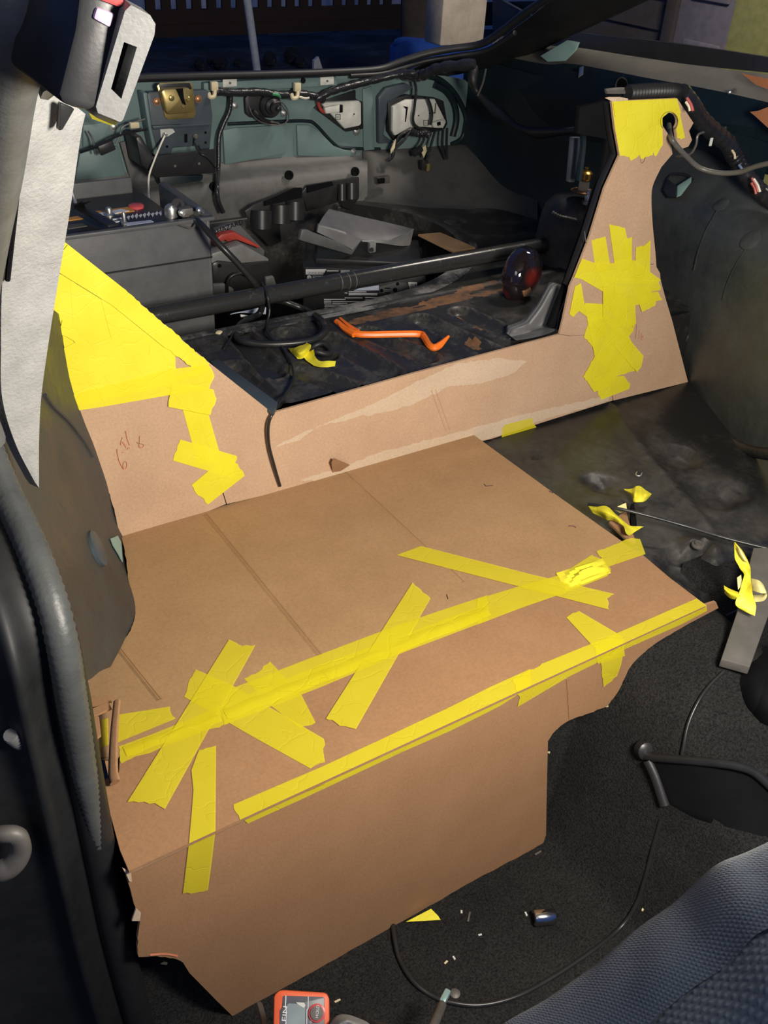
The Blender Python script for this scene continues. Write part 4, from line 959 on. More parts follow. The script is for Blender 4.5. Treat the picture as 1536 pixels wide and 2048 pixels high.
wpart('connector', [(864, 246), (886, 240), (890, 252), (868, 256)], 0.040, 0.012, M_PLATE, 0.002, t2)
wpart('latch_notch', [(874, 245), (881, 243), (882, 250), (875, 252)], 0.0412, 0.004, M_BLKM, 0.0, t2)
wpart('mark', [(806, 212), (816, 214), (812, 244), (810, 244), (812, 218)], 0.0305, 0.001, M_BLKM, 0.0, t2)
wpart('mark', [(870, 206), (873, 206), (871, 227), (858, 228), (858, 226), (869, 224)], 0.0305, 0.001, M_STEEL, 0.0, t2)
emark(t2, 852, 246, .0306)
lathe('hole', W(837, 231, .0305), (0, -1, 0), [(0.0018, 0), (0.0018, 0.001)], M_BLKM, t2, n=8)
lw = thing('lamp_wires', W(840, 300, .06), 'tangle of black glossy wires hanging over the right tail lamp holder', 'wiring')
for pts in ([(828, 158), (832, 180), (829, 215), (826, 240), (834, 254), (858, 262), (884, 258)], [(855, 196), (862, 215), (864, 232), (861, 250)], [(826, 256), (800, 272), (790, 290), (786, 312), (776, 322)],
            [(822, 258), (808, 280), (788, 300), (784, 318)], [(836, 262), (848, 276), (838, 296), (826, 312)], [(870, 262), (862, 290), (858, 306), (850, 330)], [(894, 256), (893, 290), (894, 318)], [(886, 258), (884, 290), (890, 318)]):
    tube('wire', [W(x, y, .052) for x, y in pts], 0.0036, M_HARN, lw, n=6)
tube('taped_bundle', [W(822, 262, .056), W(838, 268, .062), W(852, 266, .058), W(858, 272, .056)], 0.008, M_HARN, lw, n=8, rib=0.15)
tube('taped_bundle', [W(826, 308, .058), W(836, 302, .06), W(842, 296, .058)], 0.008, M_HARN, lw, n=8, rib=0.15)
for pts in ([(782, 300), (788, 286), (792, 278), (790, 296), (782, 308)], [(842, 300), (852, 290), (854, 302), (848, 316)]): wpart('bare_tail', pts, 0.06, 0.004, M_IVORY, 0.001, lw)
box('plug', W(848, 330, .07), (0.018, 0.014, 0.022), M_BLK, lw, bev=0.002); box('plug', W(855, 334, .075), (0.008, 0.012, 0.018), M_GOLD, lw, bev=0.001)
# bits on the left of the tail panel
yb = thing('plug_lead', W(205, 300, .04), 'two small grey plugs with thin wires hanging left of the latch', 'connector')
box('plug', W(212, 295, .05), (0.034, 0.014, 0.02), M_BLK, yb, rot=Matrix.Rotation(-0.3, 3, 'Y'), bev=0.002)
box('plug', W(268, 250, .05), (0.020, 0.012, 0.012), M_IVORY, yb, bev=0.002)
tube('wire', [W(160, 305, .04), W(195, 292, .05), W(240, 270, .05), W(295, 258, .05)], 0.003, M_HARN, yb, n=6)
tube('wire', [W(190, 308, .04), W(186, 280, .04), W(176, 262, .03)], 0.002, M_GREYC, yb, n=6)
tube('wire', [W(232, 288, .05), W(240, 270, .05), W(248, 252, .05), W(290, 238, .05)], 0.002, M_GREYC, yb, n=6)
slab('yellow_strap', wp([(178, 226), (222, 246), (226, 252), (184, 238)], .12), (0, .002, 0), M_TAPE2, None, label='yellow tape tail showing under the seat belt buckle', cat='tape')

# ================================================================== REAR: BATTERY AND ITS BOX
BY = 1.60
bb = thing('battery_box', V((-0.38, 1.70, 0.385)), 'large open dark grey plastic battery box standing behind the yellow wing', 'box')
zt = aty(420, 432, BY).z; xr = aty(420, 432, BY).x; xl = -0.64; yb2 = 1.83; zb = 0.385
box('side', ((xl + xr) / 2, BY + .004, (zt + zb) / 2), (xr - xl, .007, zt - zb), M_GRYP, bb)
box('side', (xr - .004, (BY + yb2) / 2, (zt + zb) / 2), (.007, yb2 - BY, zt - zb), M_GRYP, bb)
box('side', (xl + .004, (BY + yb2) / 2, (zt + zb) / 2), (.007, yb2 - BY, zt - zb), M_GRYP, bb)
box('back_wall', ((xl + xr) / 2 - .03, yb2, (zt + zb) / 2 + .008), (xr - xl - .06, .008, zt - zb + .016), M_GRYP, bb)
box('bottom', ((xl + xr) / 2, (BY + yb2) / 2, zb), (xr - xl, yb2 - BY, .008), M_GRYP, bb)
v, f = join_vf([box_vf(((xl + xr) / 2, BY - .002, zt - .003), (xr - xl + .012, .012, .007)), box_vf((xr + .002, (BY + yb2) / 2, zt - .003), (.012, yb2 - BY, .007)), box_vf((xr + .003, BY + .04, zt - .05), (.012, .02, .016))])
mesh('rim', v, f, M_GRYP, bb, smooth=30, bev=.0015)
box('groove', ((xl + xr) / 2, BY - .0005, zt - .075), (xr - xl, .003, .0025), M_BLK, bb, bev=0)
box('band', ((xl + xr) / 2, BY - .002, aty(420, 610, BY).z - .004), (xr - xl + .004, .006, .020), M_BLKM, bb, bev=.001)
bt = thing('car_battery', V((-0.40, 1.70, 0.39)), 'black car battery with orange and white top label sitting in the grey battery box', 'battery')
ztop = zt - .006
box('case', ((xl + xr) / 2 - .02, 1.713, (ztop + .395) / 2), (xr - xl - .06, .185, ztop - .395), M_BLK, bt, bev=.004)
def bat(px, py, dz=0.0): return atz(px, py, ztop + dz)
def zoomb(x, y): return (130 + x * 310 / 1536, 370 + y * 130 / 644)
def bl(name, zp, m, h=.0012, **k): return slab(name, [bat(*zoomb(x, y), .0002) for x, y in zp], (0, 0, h), m, bt, bev=0, **k)
bl('label', [(300, 265), (630, 222), (690, 262), (480, 290), (320, 305)], M_ORLAB, label='orange label')
bl('label', [(20, 330), (130, 312), (180, 338), (20, 360)], M_ORLAB)
bl('label_print', [(310, 290), (560, 245), (640, 265), (430, 300), (350, 310)], M_WHITE, .0018)
bl('label_print', [(20, 400), (170, 385), (220, 410), (30, 440)], M_STEEL)
lathe('cap', bat(*zoomb(705, 222)), (0, 0, 1), [(.014, 0), (.014, .004), (.011, .006), (.001, .006)], M_REDB, bt, n=20, label='red oval cap')
bl('warning_print', [(605, 380), (850, 352), (880, 368), (610, 408)], M_LBLUE)
for i in range(9):
    x0 = 610 + i * 40; y0 = 335 - i * 5
    bl('warning_print', [(x0, y0 - 12), (x0 + 22, y0 - 26 - (i % 3) * 8), (x0 + 34, y0 - 22), (x0 + 20, y0 + 14 - (i % 2) * 8)], M_WHITE)
for (x0, y0) in ((470, 340), (480, 366)): bl('warning_print', [(x0, y0), (x0 + 90, y0 - 14), (x0 + 92, y0 - 4), (x0 + 4, y0 + 10)], M_WHITE)
hb = thing('hold_down_bar', bat(*zoomb(300, 320)), 'flat black hold down bar lying across the battery with a threaded hook rod', 'clamp')
p, q = bat(*zoomb(140, 225), .02), bat(*zoomb(480, 415), .012)
d = (q - p).normalized(); w = d.cross(V((0, 0, 1))).normalized()
slab('bar', [p - w * .010, p + w * .010, q + w * .010, q - w * .010], (0, 0, .004), M_BLK, hb, bev=.001)
slab('upright', [p - w * .010 + V((0, 0, .003)), p + w * .010 + V((.0, 0, .003)), p + w * .010 + d * .03 + V((0, 0, .02)), p - w * .010 + d * .03 + V((0, 0, .02))], (0, 0, .003), M_BLK, hb)
tube('rod', [aty(140, 372, 1.80), aty(148, 396, 1.79), aty(152, 414, 1.78)], 0.004, M_ZINC, hb, n=8)
for (a, b) in (((440, 285), (.010, .012)), ((590, 370), (.006, .018))):
    lathe('wing_nut', bat(*zoomb(a[0], a[1] + 20)), (0, 0, 1), [(b[0], 0), (b[0], .003), (b[0] * .6, .005), (b[0] * .6, b[1]), (b[0] * .4, b[1] + .003)], M_ZINC, hb, n=10)
tm = thing('battery_clamp', bat(*zoomb(1060, 300)), 'silver battery terminal clamp with a bolt, at the corner of the battery box', 'clamp')
tp = bat(*zoomb(1055, 310))
lathe('ring', tp, (0, 0, 1), [(.012, 0), (.012, .014), (.010, .018), (.007, .018), (.007, .021), (.001, .021)], M_ZINC, tm, n=18)
box('jaw', tp + V((.022, -.012, .010)), (.022, .024, .016), M_STEEL, tm, bev=.002)
lathe('bolt', tp + V((.01, -.022, .012)), (0, -1, 0), [(.006, 0), (.006, .006), (.003, .006), (.003, .012)], M_ZINC, tm, n=6)
lathe('bolt', tp + V((.045, -.016, .010)), (.5, -1, 0), [(.007, 0), (.007, .005), (.004, .006), (.004, .012)], M_ZINC, tm, n=8)
bc_pts = [tp + V((.012, -.004, .020)), aty(372, 428, 1.66), aty(398, 445, 1.58), aty(440, 490, 1.53), aty(480, 532, 1.515), aty(510, 568, 1.513), aty(524, 596, 1.53), aty(520, 625, 1.545), aty(494, 640, 1.53), aty(478, 652, 1.49), aty(472, 668, 1.455)]
bc_pts += [atz(480, 680, ZC + .010), atz(520, 688, ZC + .009), atz(580, 687, ZC + .009), atz(625, 680, ZC + .010), atz(646, 668, ZC + .012), atz(650, 655, ZC + .014), atz(640, 638, ZC + .018), aty(615, 622, 1.53), aty(570, 604, 1.56), aty(535, 600, 1.585)]
tube('battery_cable', bc_pts, 0.0060, M_CABLE, n=10, k=8, label='thick black battery cable looping over and under the crossbar', cat='cable')
tube('cable_boot', [bc_pts[0], aty(362, 424, 1.68), aty(388, 436, 1.62)], 0.012, M_RUB, tm, n=10)
tape_tag = [aty(358, 452, 1.592), aty(385, 458, 1.588), aty(392, 447, 1.585), aty(388, 462, 1.59), aty(372, 462, 1.592)]
tube('frayed_tie', [aty(350, 446, 1.595), aty(366, 452, 1.592), aty(384, 456, 1.59), aty(391, 448, 1.588)], 0.002, M_GREYC, None, n=6, label='frayed grey cable tie end on the rim of the battery box', cat='cable tie')

# ================================================================== REAR: CROSSBAR, TOWER
bar = thing('crossbar', V((0.05, 1.5, 0.555)), 'long scuffed black tubular crossbar running to the right suspension tower', 'bar')
pa, pb = aty(255, 640, 1.5), aty(1112, 486, 1.5)
pb.z = pa.z = (pa.z + pb.z) / 2 if abs(pa.z - pb.z) < .02 else pa.z
pb = aty(1112, 486, 1.5); pa = aty(255, 641, 1.5); pa = pb + (pa - pb) * ((pb.x + .735) / (pb.x - pa.x))
rad = .0165
tube('tube', [pa, pa.lerp(pb, .5), pb], rad, M_BAR, bar, n=18, k=6)
ax = (pb - pa).normalized()
for t in (0.562, 0.576, 0.587): lathe('scratch_ring', pa.lerp(pb, t), ax, [(rad * 1.004, 0), (rad * 1.02, .0008), (rad * 1.004, .0016)], M_STEEL, bar, n=18)
lathe('weld_collar', pb - ax * .012, ax, [(rad, 0), (rad * 1.2, .003), (rad * 1.2, .012), (rad, .016)], M_BAR, bar, n=18)
tw = thing('suspension_tower', V((.52, 1.49, .50)), 'dark round suspension tower behind the tall cardboard panel, capped with brass', 'tower')
tx, ty_ = .545, 1.50
ztw = aty(1150, 392, ty_).z
lathe('tower_body', (tx, ty_, .50), (0, 0, 1), [(.105, 0), (.078, .03), (.073, .08), (.069, ztw - .545), (.063, ztw - .522), (.050, ztw - .506), (.03, ztw - .50), (.001, ztw - .50)], M_TOWER, tw, n=32)
tc = aty(1166, 384, 1.475)
lathe('washer', tc, (0, 0, 1), [(.024, 0), (.026, .003), (.020, .005), (.010, .005)], M_COPP, tw, n=20)
lathe('hex_nut', tc + V((0, 0, .004)), (0, 0, 1), [(.0125, 0), (.0125, .018), (.009, .020)], M_IVORY, tw, n=6)
lathe('adjuster_knob', tc + V((0, 0, .022)), (0, 0, 1), [(.009, 0), (.0145, .006), (.0145, .017), (.010, .021), (.004, .022), (.004, .028), (.001, .028)], M_BRASS, tw, n=20, label='brass adjuster knob')
td = aty(1173, 408, 1.455)
lathe('stud_nut', td, (0, 0, 1), [(.010, 0), (.010, .006), (.006, .007), (.006, .022), (.0045, .024), (.0045, .03)], M_ZINC, tw, n=8)
v, f = tube_vf([aty(1104, 424, 1.425), aty(1118, 432, 1.415), aty(1134, 436, 1.412), aty(1152, 440, 1.414)], .0035, 6, 6, rib=.25)
mesh('sealer_bead', v, f, M_STEEL, tw, smooth=40)
# braces between the tower and the tall cardboard panel
br = thing('quarter_brace', V((.22, 1.2, .56)), 'black sheet metal brace standing behind the left edge of the tall cardboard panel', 'brace')
def yp(pts, y): return [aty(a, b, y) for a, b in pts]
slab('brace_web', yp([(1160, 214), (1200, 206), (1222, 190), (1245, 190), (1245, 330), (1190, 480), (1155, 575), (1130, 640), (1118, 660), (1098, 655), (1112, 620), (1132, 567), (1157, 489), (1190, 385), (1206, 331), (1215, 280), (1202, 276), (1155, 268)], 1.185), (0, .01, 0), M_BLKM, br, bev=.001)
slab('brace_flange', yp([(1222, 204), (1229, 256), (1238, 311), (1208, 377), (1178, 478), (1148, 556), (1140, 573), (1134, 571), (1170, 472), (1203, 369), (1230, 310), (1220, 254), (1216, 206)], 1.172), (0, .012, 0), M_BLK, br, bev=.001)
slab('brace_tab', yp([(1155, 216), (1200, 208), (1206, 275), (1152, 266)], 1.20), (0, .006, 0), M_BLKM, br, bev=.001)
lathe('hole', aty(1178, 250, 1.199), (0, -1, 0), [(.004, 0), (.004, .001)], M_STEEL, br, n=10)
tube('tail_wire', yp([(1164, 252), (1166, 290), (1158, 360)], 1.26), .006, M_TEALD, br, n=6)
slab('brace_post', yp([(1146, 275), (1164, 275), (1150, 365), (1138, 365)], 1.3), (0, .01, 0), M_NAVY, br, bev=.002, label='teal painted upright')
gs = thing('corner_gusset', V((.16, 1.2, .535)), 'grey black curved plastic gusset on the cargo floor against the tall cardboard panel', 'trim')
def zq(x, y): return (960 + x * 200 / 1536, 500 + y * 190 / 1459)
out = [(1370, 590), (1180, 515), (1090, 520), (1050, 570), (900, 830), (780, 990), (690, 1090), (520, 1160), (450, 1190), (425, 1290)]
inn = [(1372, 600), (1195, 530), (1120, 560), (1060, 640), (930, 880), (800, 1060), (720, 1150), (560, 1210), (500, 1260), (440, 1300)]
bot = [(1365, 620), (1340, 700), (1300, 800), (1240, 950), (1210, 1080), (1190, 1200), (1130, 1250), (1000, 1300), (800, 1350), (560, 1390)]
rows = [[aty(*zq(*p), 1.24) for p in out], [aty(*zq(*p), 1.225) for p in inn], [aty(*zq((a[0] + b[0]) / 2, (a[1] + b[1]) / 2), 1.215) for a, b in zip(inn, bot)], [aty(*zq(*p), 1.182) for p in bot]]
patch('gusset_face', rows, M_GRYP, gs, k=4, thick=(0, .006, 0))
gl = thing('corner_gusset', V((-.30, 1.2, .535)), 'dark grey gusset plate on the cargo floor behind the left cardboard wing', 'trim')
slab('gusset_face', [atz(420, 722, ZC + .012), atz(438, 718, ZC + .012), atz(556, 804, ZC + .012), atz(548, 824, ZC + .012), atz(470, 780, ZC + .012)], (0, 0, -.008), M_NAVY, gl, bev=.002)

# ================================================================== REAR: THINGS IN AND AROUND THE WELL
# dark glossy lens
ln = thing('tail_lamp_lens', atz(1045, 604, ZC), 'glossy dark red lamp lens standing on the cargo floor under the crossbar end', 'lamp')
dc = atz(1043, 596, ZC) + V((0.0, .01, .046))
v, f = lathe_vf((0, 0, 0), (0.25, -1, 0.30), [(.040, -.018), (.046, -.010), (.047, 0), (.044, .012), (.035, .024), (.020, .032), (.001, .035)], 36)
sh = Matrix(((1, 0, 0.22), (0, 1, 0), (0, 0, 1.12)))
mesh('lens', [dc + sh @ p for p in v], f, M_DOME, ln, smooth=60)
box('reflector_tab', dc + V((-.012, -.036, -.022)), (.020, .004, .010), M_COPP, ln, rot=Matrix.Rotation(-.45, 3, 'Y'), bev=.001, label='copper coloured tab')
# jump starter in the well, turned towards the door
jl = aty(604, 532, 1.76); yaw = math.radians(-32.0)
jx = V((math.cos(yaw), math.sin(yaw), 0)); jy = V((-math.sin(yaw), math.cos(yaw), 0)); jz = V((0, 0, 1))
JW, JD, JH = .268, .17, .17
jo = jl - jz * JH
js = thing('jump_starter', jo + jx * JW / 2 + jy * JD / 2, 'black boxy jump starter with white printed instructions, down in the spare wheel well', 'jump starter')
def J(u, v, w): return jo + jx * u * JW + jz * v * JH + jy * w
JR = Matrix((jx, jy, jz)).transposed()
box('case', J(.5, .5, JD / 2), (JW, JD, JH), M_BLK, js, rot=JR, bev=.010)
box('lid', J(.53, 1.02, JD / 2 + .012), (JW * .86, JD * .9, .016), M_BLK, js, rot=JR, bev=.004)
jn = -jy
def jpt(px, py):
    d = ray(px, py); o = J(0, 0, 0); t = (o - CAM).dot(jn) / d.dot(jn); return CAM + d * t + jn * .0004
def zj(x, y): return (590 + x * 280 / 1536, 500 + y * 150 / 823)
def jl_(name, pts, m, h=.0005, **k): return slab(name, [jpt(*zj(x, y)) for x, y in pts], jn * h, m, js, bev=0, **k)
jl_('name_band', [(118, 210), (345, 210), (308, 268), (118, 268)], M_WHITE, label='white name band')
o = jpt(*zj(140, 256)); v, f = text_vf('QUICK START', .0062, o, jx, jz, off=jn * .0008); mesh('print', v, f, M_BLKM, js)
for (x0, x1, y) in ((350, 478, 228), (502, 600, 228), (648, 757, 228), (502, 625, 242), (648, 757, 242)): jl_('print', [(x0, y - 5), (x1, y - 5), (x1, y + 5), (x0, y + 5)], M_WHITE)
p = jpt(*zj(156, 298)); lathe('symbol', p, jn, [(.0048, 0), (.0048, .0006), (.001, .0006)], M_WHITE, js, n=18)
v, f = text_vf('1', .006, jpt(*zj(150, 312)), jx, jz, off=jn * .0008); mesh('print', v, f, M_BLKM, js)
for (x0, x1, y) in ((190, 460, 285), (190, 420, 300), (190, 360, 314), (190, 235, 328), (545, 575, 470), (590, 785, 458), (590, 905, 478), (590, 900, 490), (545, 740, 524), (770, 910, 520), (318, 555, 540),
                    (318, 400, 560), (318, 400, 580), (410, 745, 566), (410, 575, 584), (770, 915, 544), (770, 920, 560), (770, 915, 580), (325, 745, 602), (325, 540, 618), (325, 660, 634), (325, 620, 650), (770, 860, 598)):
    jl_('print', [(x0, y - 3.5), (x1, y - 3.5), (x1, y + 3.5), (x0, y + 3.5)], M_WHITE)
jl_('print_block', [(640, 445), (700, 420), (920, 385), (922, 440)], M_LBLUE)
jl_('socket_panel', [(925, 400), (1000, 380), (1100, 350), (1215, 352), (1245, 380), (1252, 440), (1200, 470), (1000, 470), (925, 465)], M_GRYP, .003)
for (x, y, r) in ((950, 438, 20), (1125, 365, 18), (1098, 432, 26)):
    lathe('socket_hole', jpt(*zj(x, y)) + jn * .0031, jn, [(r * .0002, 0), (r * .0002, .0006)], M_BLKM, js, n=14)
for y in (412, 460): jl_('socket_hole', [(985, y - 6), (1045, y - 4), (1045, y + 6), (985, y + 4)], M_BLKM, .0036)
jl_('side_label', [(1240, 352), (1340, 352), (1345, 440), (1262, 500), (1256, 420)], M_WHITE)
for k_, (x, y) in enumerate(((1322, 385), (1322, 410), (1325, 430))): jl_('print', [(x - 6, y - 7), (x + 8, y - 5), (x + 6, y + 6), (x - 4, y + 3)], M_BLKM, .0009)
for k_ in range(5): jl_('print', [(1268, 375 + k_ * 20), (1300, 375 + k_ * 20), (1300, 382 + k_ * 20), (1268, 382 + k_ * 20)], M_STEEL, .0009)
# loose grey trim cover lying on the jump starter
tcov = thing('trim_cover', aty(715, 505, 1.78), 'bent grey plastic trim cover lying on top of the jump starter', 'trim')
def z5(x, y): return (440 + x * 420 / 1536, 330 + y * 210 / 768)
rows = [[aty(*z5(800, 320), 1.83), aty(*z5(1000, 370), 1.81), aty(*z5(1200, 415), 1.79), aty(*z5(1420, 468), 1.77)],
        [aty(*z5(760, 370), 1.80), aty(*z5(960, 430), 1.78), aty(*z5(1180, 480), 1.76), aty(*z5(1360, 500), 1.75)],
        [aty(*z5(722, 432), 1.77), aty(*z5(900, 480), 1.75), aty(*z5(1040, 545), 1.735), aty(*z5(1240, 550), 1.735)]]
patch('cover_top', rows, M_GRYP, tcov, k=5, thick=(0, .004, -.004))
rows = [[aty(*z5(722, 432), 1.768), aty(*z5(900, 482), 1.75), aty(*z5(1040, 545), 1.733)], [aty(*z5(712, 492), 1.755), aty(*z5(860, 560), 1.74), aty(*z5(970, 620), 1.725)]]
patch('cover_step', rows, M_GRYP, tcov, k=4, thick=(0, .005, 0))
slab('cover_lip', [aty(*z5(x, y), 1.735) for x, y in ((600, 470), (640, 470), (680, 490), (970, 600), (1040, 548), (965, 660), (580, 550))], (0, .016, -.004), M_GRYP, tcov, bev=.003)
patch('cover_end', [[aty(*z5(1418, 468), 1.768), aty(*z5(1360, 505), 1.745), aty(*z5(1240, 552), 1.732), aty(*z5(1040, 552), 1.732)], [aty(*z5(1390, 588), 1.75), aty(*z5(1320, 592), 1.74), aty(*z5(1180, 572), 1.73), aty(*z5(1040, 560), 1.73)]], M_TRIM, tcov, k=4, thick=(0, .003, 0), label='pale end flange')
box('cover_clip', aty(*z5(1110, 600), 1.726), (.016, .012, .022), M_TRIM, tcov, bev=.002)
lathe('clip_hole', aty(*z5(1108, 620), 1.7195), (0, -1, .3), [(.005, 0), (.005, .0012)], M_BLK, tcov, n=10)
# black cup mouldings against the tail panel
def cup_bracket(name, flat, cups, y0, label, ybase):
    t = thing(name, aty(*z5(*flat[-1]), ybase), label, 'moulding')
    slab('plate', [aty(*z5(x, y), y0) for x, y in flat], (0, .008, 0), M_BLK, t, bev=.002)
    for (x, yt, yb_, r) in cups:
        a, b = aty(*z5(x, yt), y0 - .004), aty(*z5(x, yb_), y0 - .012)
        tube('cup', [a, a.lerp(b, .5), b], r, M_BLK, t, n=16, k=3)
    return t
c1 = cup_bracket('cup_moulding', [(250, 290), (540, 180), (600, 170), (630, 340), (600, 400), (440, 440), (450, 560), (370, 600), (240, 470), (180, 340)], [(300, 330, 465, .025), (440, 290, 425, .025), (545, 265, 400, .023)], 1.97, 'black moulding with three ribbed cups, left of the grey trim cover', 1.96)
slab('cup_opening', [aty(*z5(x, y), 1.955) for x, y in ((330, 270), (545, 170), (600, 168), (600, 240), (330, 300))], (0, .004, 0), M_BLKM, c1)
c2 = cup_bracket('cup_moulding', [(600, 200), (640, 150), (1020, 90), (1020, 240), (960, 330), (900, 310), (880, 270), (640, 340)], [(890, 140, 260, .010), (960, 130, 250, .014)], 2.0, 'black moulding with two ribs, propped right under the dusty tail panel', 1.99)
slab('cup_opening', [aty(*z5(x, y), 1.993) for x, y in ((640, 155), (820, 122), (830, 150), (640, 205))], (0, .004, 0), M_BLKM, c2)
# grey and red tool case
gc = thing('tool_charger', aty(490, 600, 1.74), 'grey and red angular tool case lying in the well beside the battery box', 'tool')
def z6(x, y): return (410 + x * 210 / 1536, 420 + y * 220 / 1609)
def gslab(name, pts, y, th, m, **k): return slab(name, [aty(*z6(a, b), y) for a, b in pts], (0, th, 0), m, gc, bev=k.pop('bev', .003), **k)
gslab('back_plate', [(160, 300), (420, 200), (520, 230), (880, 600), (860, 700), (160, 560)], 1.84, .02, M_GRYP)
v, f = text_vf('HAZARD', .016, aty(*z6(185, 345), 1.839), V((.93, 0, .20)), V((-.2, 0, .93))); mesh('print', v, f, M_BLKM, gc)
gslab('red_frame', [(120, 480), (240, 360), (430, 320), (800, 530), (810, 570), (470, 440), (330, 430), (150, 520)], 1.815, .02, M_RED, label='red frame')
gslab('red_tray', [(240, 380), (400, 350), (470, 440), (330, 470)], 1.822, .01, M_RED)
gslab('grey_shell', [(100, 640), (540, 495), (940, 720), (930, 760), (560, 780), (200, 820), (140, 840), (90, 760)], 1.79, .03, M_TRIM, label='mid grey shell')
gslab('black_body', [(100, 780), (200, 740), (560, 780), (940, 740), (1000, 960), (1060, 1200), (1060, 1330), (120, 1330)], 1.785, .12, M_BLK, bev=.008)
gslab('grey_foot', [(890, 990), (1010, 970), (1060, 1130), (900, 1180)], 1.778, .012, M_TRIM)
gslab('grey_foot', [(120, 1090), (300, 1080), (310, 1260), (120, 1290)], 1.778, .012, M_TRIM)
gslab('grey_foot', [(345, 1120), (430, 1160), (410, 1250), (345, 1250)], 1.778, .012, M_TRIM)
tube('handle', [aty(*z6(325, 1260), 1.775), aty(*z6(330, 1060), 1.772), aty(*z6(400, 960), 1.77), aty(*z6(540, 930), 1.77), aty(*z6(660, 980), 1.772)], .0035, M_BLK, gc, n=8)
for (x, y) in ((215, 815), (380, 670)): lathe('screw', aty(*z6(x, y), 1.783), (0, -1, 0), [(.004, 0), (.003, .003)], M_BLKM, gc, n=8)
# papers under the bar, card scrap by the tail panel
pk = thing('paper_packet', aty(505, 628, 1.60), 'white and blue packet peeping out under the crossbar', 'packet')
slab('packet_sheet', [aty(*z6(x, y), 1.60) for x, y in ((640, 1470), (800, 1430), (895, 1425), (890, 1525), (520, 1500), (370, 1530), (420, 1510))], (0, .002, 0), M_LBLUE, pk, bev=0)
slab('packet_stripe', [aty(*z6(x, y), 1.599) for x, y in ((805, 1440), (830, 1435), (860, 1505), (840, 1505))], (0, .001, 0), M_BLUE, pk, bev=0)
slab('packet_sheet', [aty(*z6(x, y), 1.56) for x, y in ((520, 1530), (640, 1545), (600, 1570), (525, 1565))], (0, .002, 0), M_WHITE, pk, bev=0)
slab('cardboard_scrap', [atz(836, 472, ZC + .006), atz(880, 468, ZC + .006), atz(950, 498, ZC + .006), atz(905, 506, ZC + .006)], (0, 0, .004), M_SEAT, None, bev=0, label='flat brown cardboard scrap lying on the dusty floor behind the crossbar', cat='cardboard')
# ------------------------------------------------ pry bar and other things on the cargo floor
pb_ = thing('pry_bar', atz(780, 690, ZC), 'bright orange plastic pry tool lying on the ribbed cargo floor', 'pry tool')
path = [(672, 642, .010), (690, 656, .009), (712, 667, .009), (745, 669, .009), (790, 668, .009), (838, 668, .009), (848, 674, .009), (858, 690, .008), (868, 695, .008), (880, 690, .010), (898, 672, .020)]
pp = [atz(x, y, ZC + h) for x, y, h in path]
v, f = tube_vf(pp, lambda t: .0062 if .12 < t < .9 else (.0062 - .004 * (t - .9) / .1 if t >= .9 else .0050), 8, 6, flat=.75)
mesh('shaft', v, f, M_ORNG, pb_, smooth=30)
tube('claw', [atz(674, 641, ZC + .012), atz(684, 655, ZC + .009), atz(708, 670, ZC + .008)], lambda t: .002 + .003 * t, M_ORNG, pb_, n=6)
tube('claw', [atz(680, 636, ZC + .014), atz(696, 650, ZC + .012), atz(716, 664, ZC + .010)], lambda t: .002 + .003 * t, M_ORNG, pb_, n=6)
tube('ridge', [p + V((0, 0, .0045)) for p in pp[3:7]], .0016, M_ORNG, pb_, n=6)
def crumple(name, pts, zf, label, m=M_TAPE2, back=None, parent=None):
    """thin bent tape: rows of left/right pixel pairs, each with a height above the surface"""
    rows = [[zf(ax_, ay, h), zf((ax_ + bx_) / 2, (ay + by_) / 2, h + .002), zf(bx_, by_, g)] for (ax_, ay, h, bx_, by_, g) in pts]
    return patch(name, rows, m, parent, k=4, thick=(0.0002, .0002, -.0004), jit=.0012, jfreq=60, smooth=40, **({} if parent else dict(label=label, cat='tape')))
fz = lambda x, y, h: atz(x, y, ZC + .003 + h)
ts = thing('tape_scrap', atz(620, 712, ZC), 'torn yellow tape scrap lying on the cargo floor beside the thin black cord', 'tape')
crumple('strip', [(576, 697, .001, 596, 718, .001), (590, 695, .012, 606, 716, .002), (606, 690, .016, 618, 706, .004), (613, 685, .010, 622, 690, .010)], fz, '', parent=ts)
crumple('strip', [(606, 712, .002, 628, 698, .014), (616, 724, .002, 630, 712, .010), (632, 733, .003, 640, 722, .008), (652, 734, .006, 655, 722, .010), (670, 732, .002, 672, 722, .006)], fz, '', parent=ts)
cz = atz(640, 706, ZC)
tube('grommet', [cz + V((.018 * math.cos(a), .018 * math.sin(a), .006 + .004 * math.sin(2 * a))) for a in [i * math.pi / 4 for i in range(8)]], .005, M_RUB, None, n=8, closed=True, label='small black rubber grommet lying behind the torn tape scrap', cat='grommet')
box('white_fragment', atz(438, 666, ZC + .004), (.012, .010, .008), M_IVORY, None, rot=Matrix.Rotation(.6, 3, 'Z'), label='tiny ivory plastic fragment on the cargo floor near the box', cat='debris')
tube('zip_tie', [atz(466, 668, ZC + .004), atz(458, 682, ZC + .004), atz(448, 698, ZC + .004)], .002, M_RUB, None, n=6, label='short black zip tie left of the cable loop on the cargo floor', cat='cable tie')
# thin cord from the crossbar down over the cardboard
cord = [aty(524, 565, 1.52), aty(534, 590, 1.478), aty(539, 622, 1.470), aty(534, 648, 1.455), atz(538, 668, ZC + .012), atz(560, 690, ZC + .006), atz(576, 712, ZC + .006), atz(586, 735, ZC + .006), atz(586, 762, ZC + .007), atz(570, 790, ZC + .007), aty(548, 822, YB - .004), aty(537, 850, YB - .010), aty(538, 890, YB - .008), aty(548, 930, YB - .008), aty(560, 972, YB - .004)]
tube('thin_cord', cord, .0024, M_CABLE, n=8, k=8, label='thin black cord hanging from the crossbar down over the cardboard back panel', cat='cord')

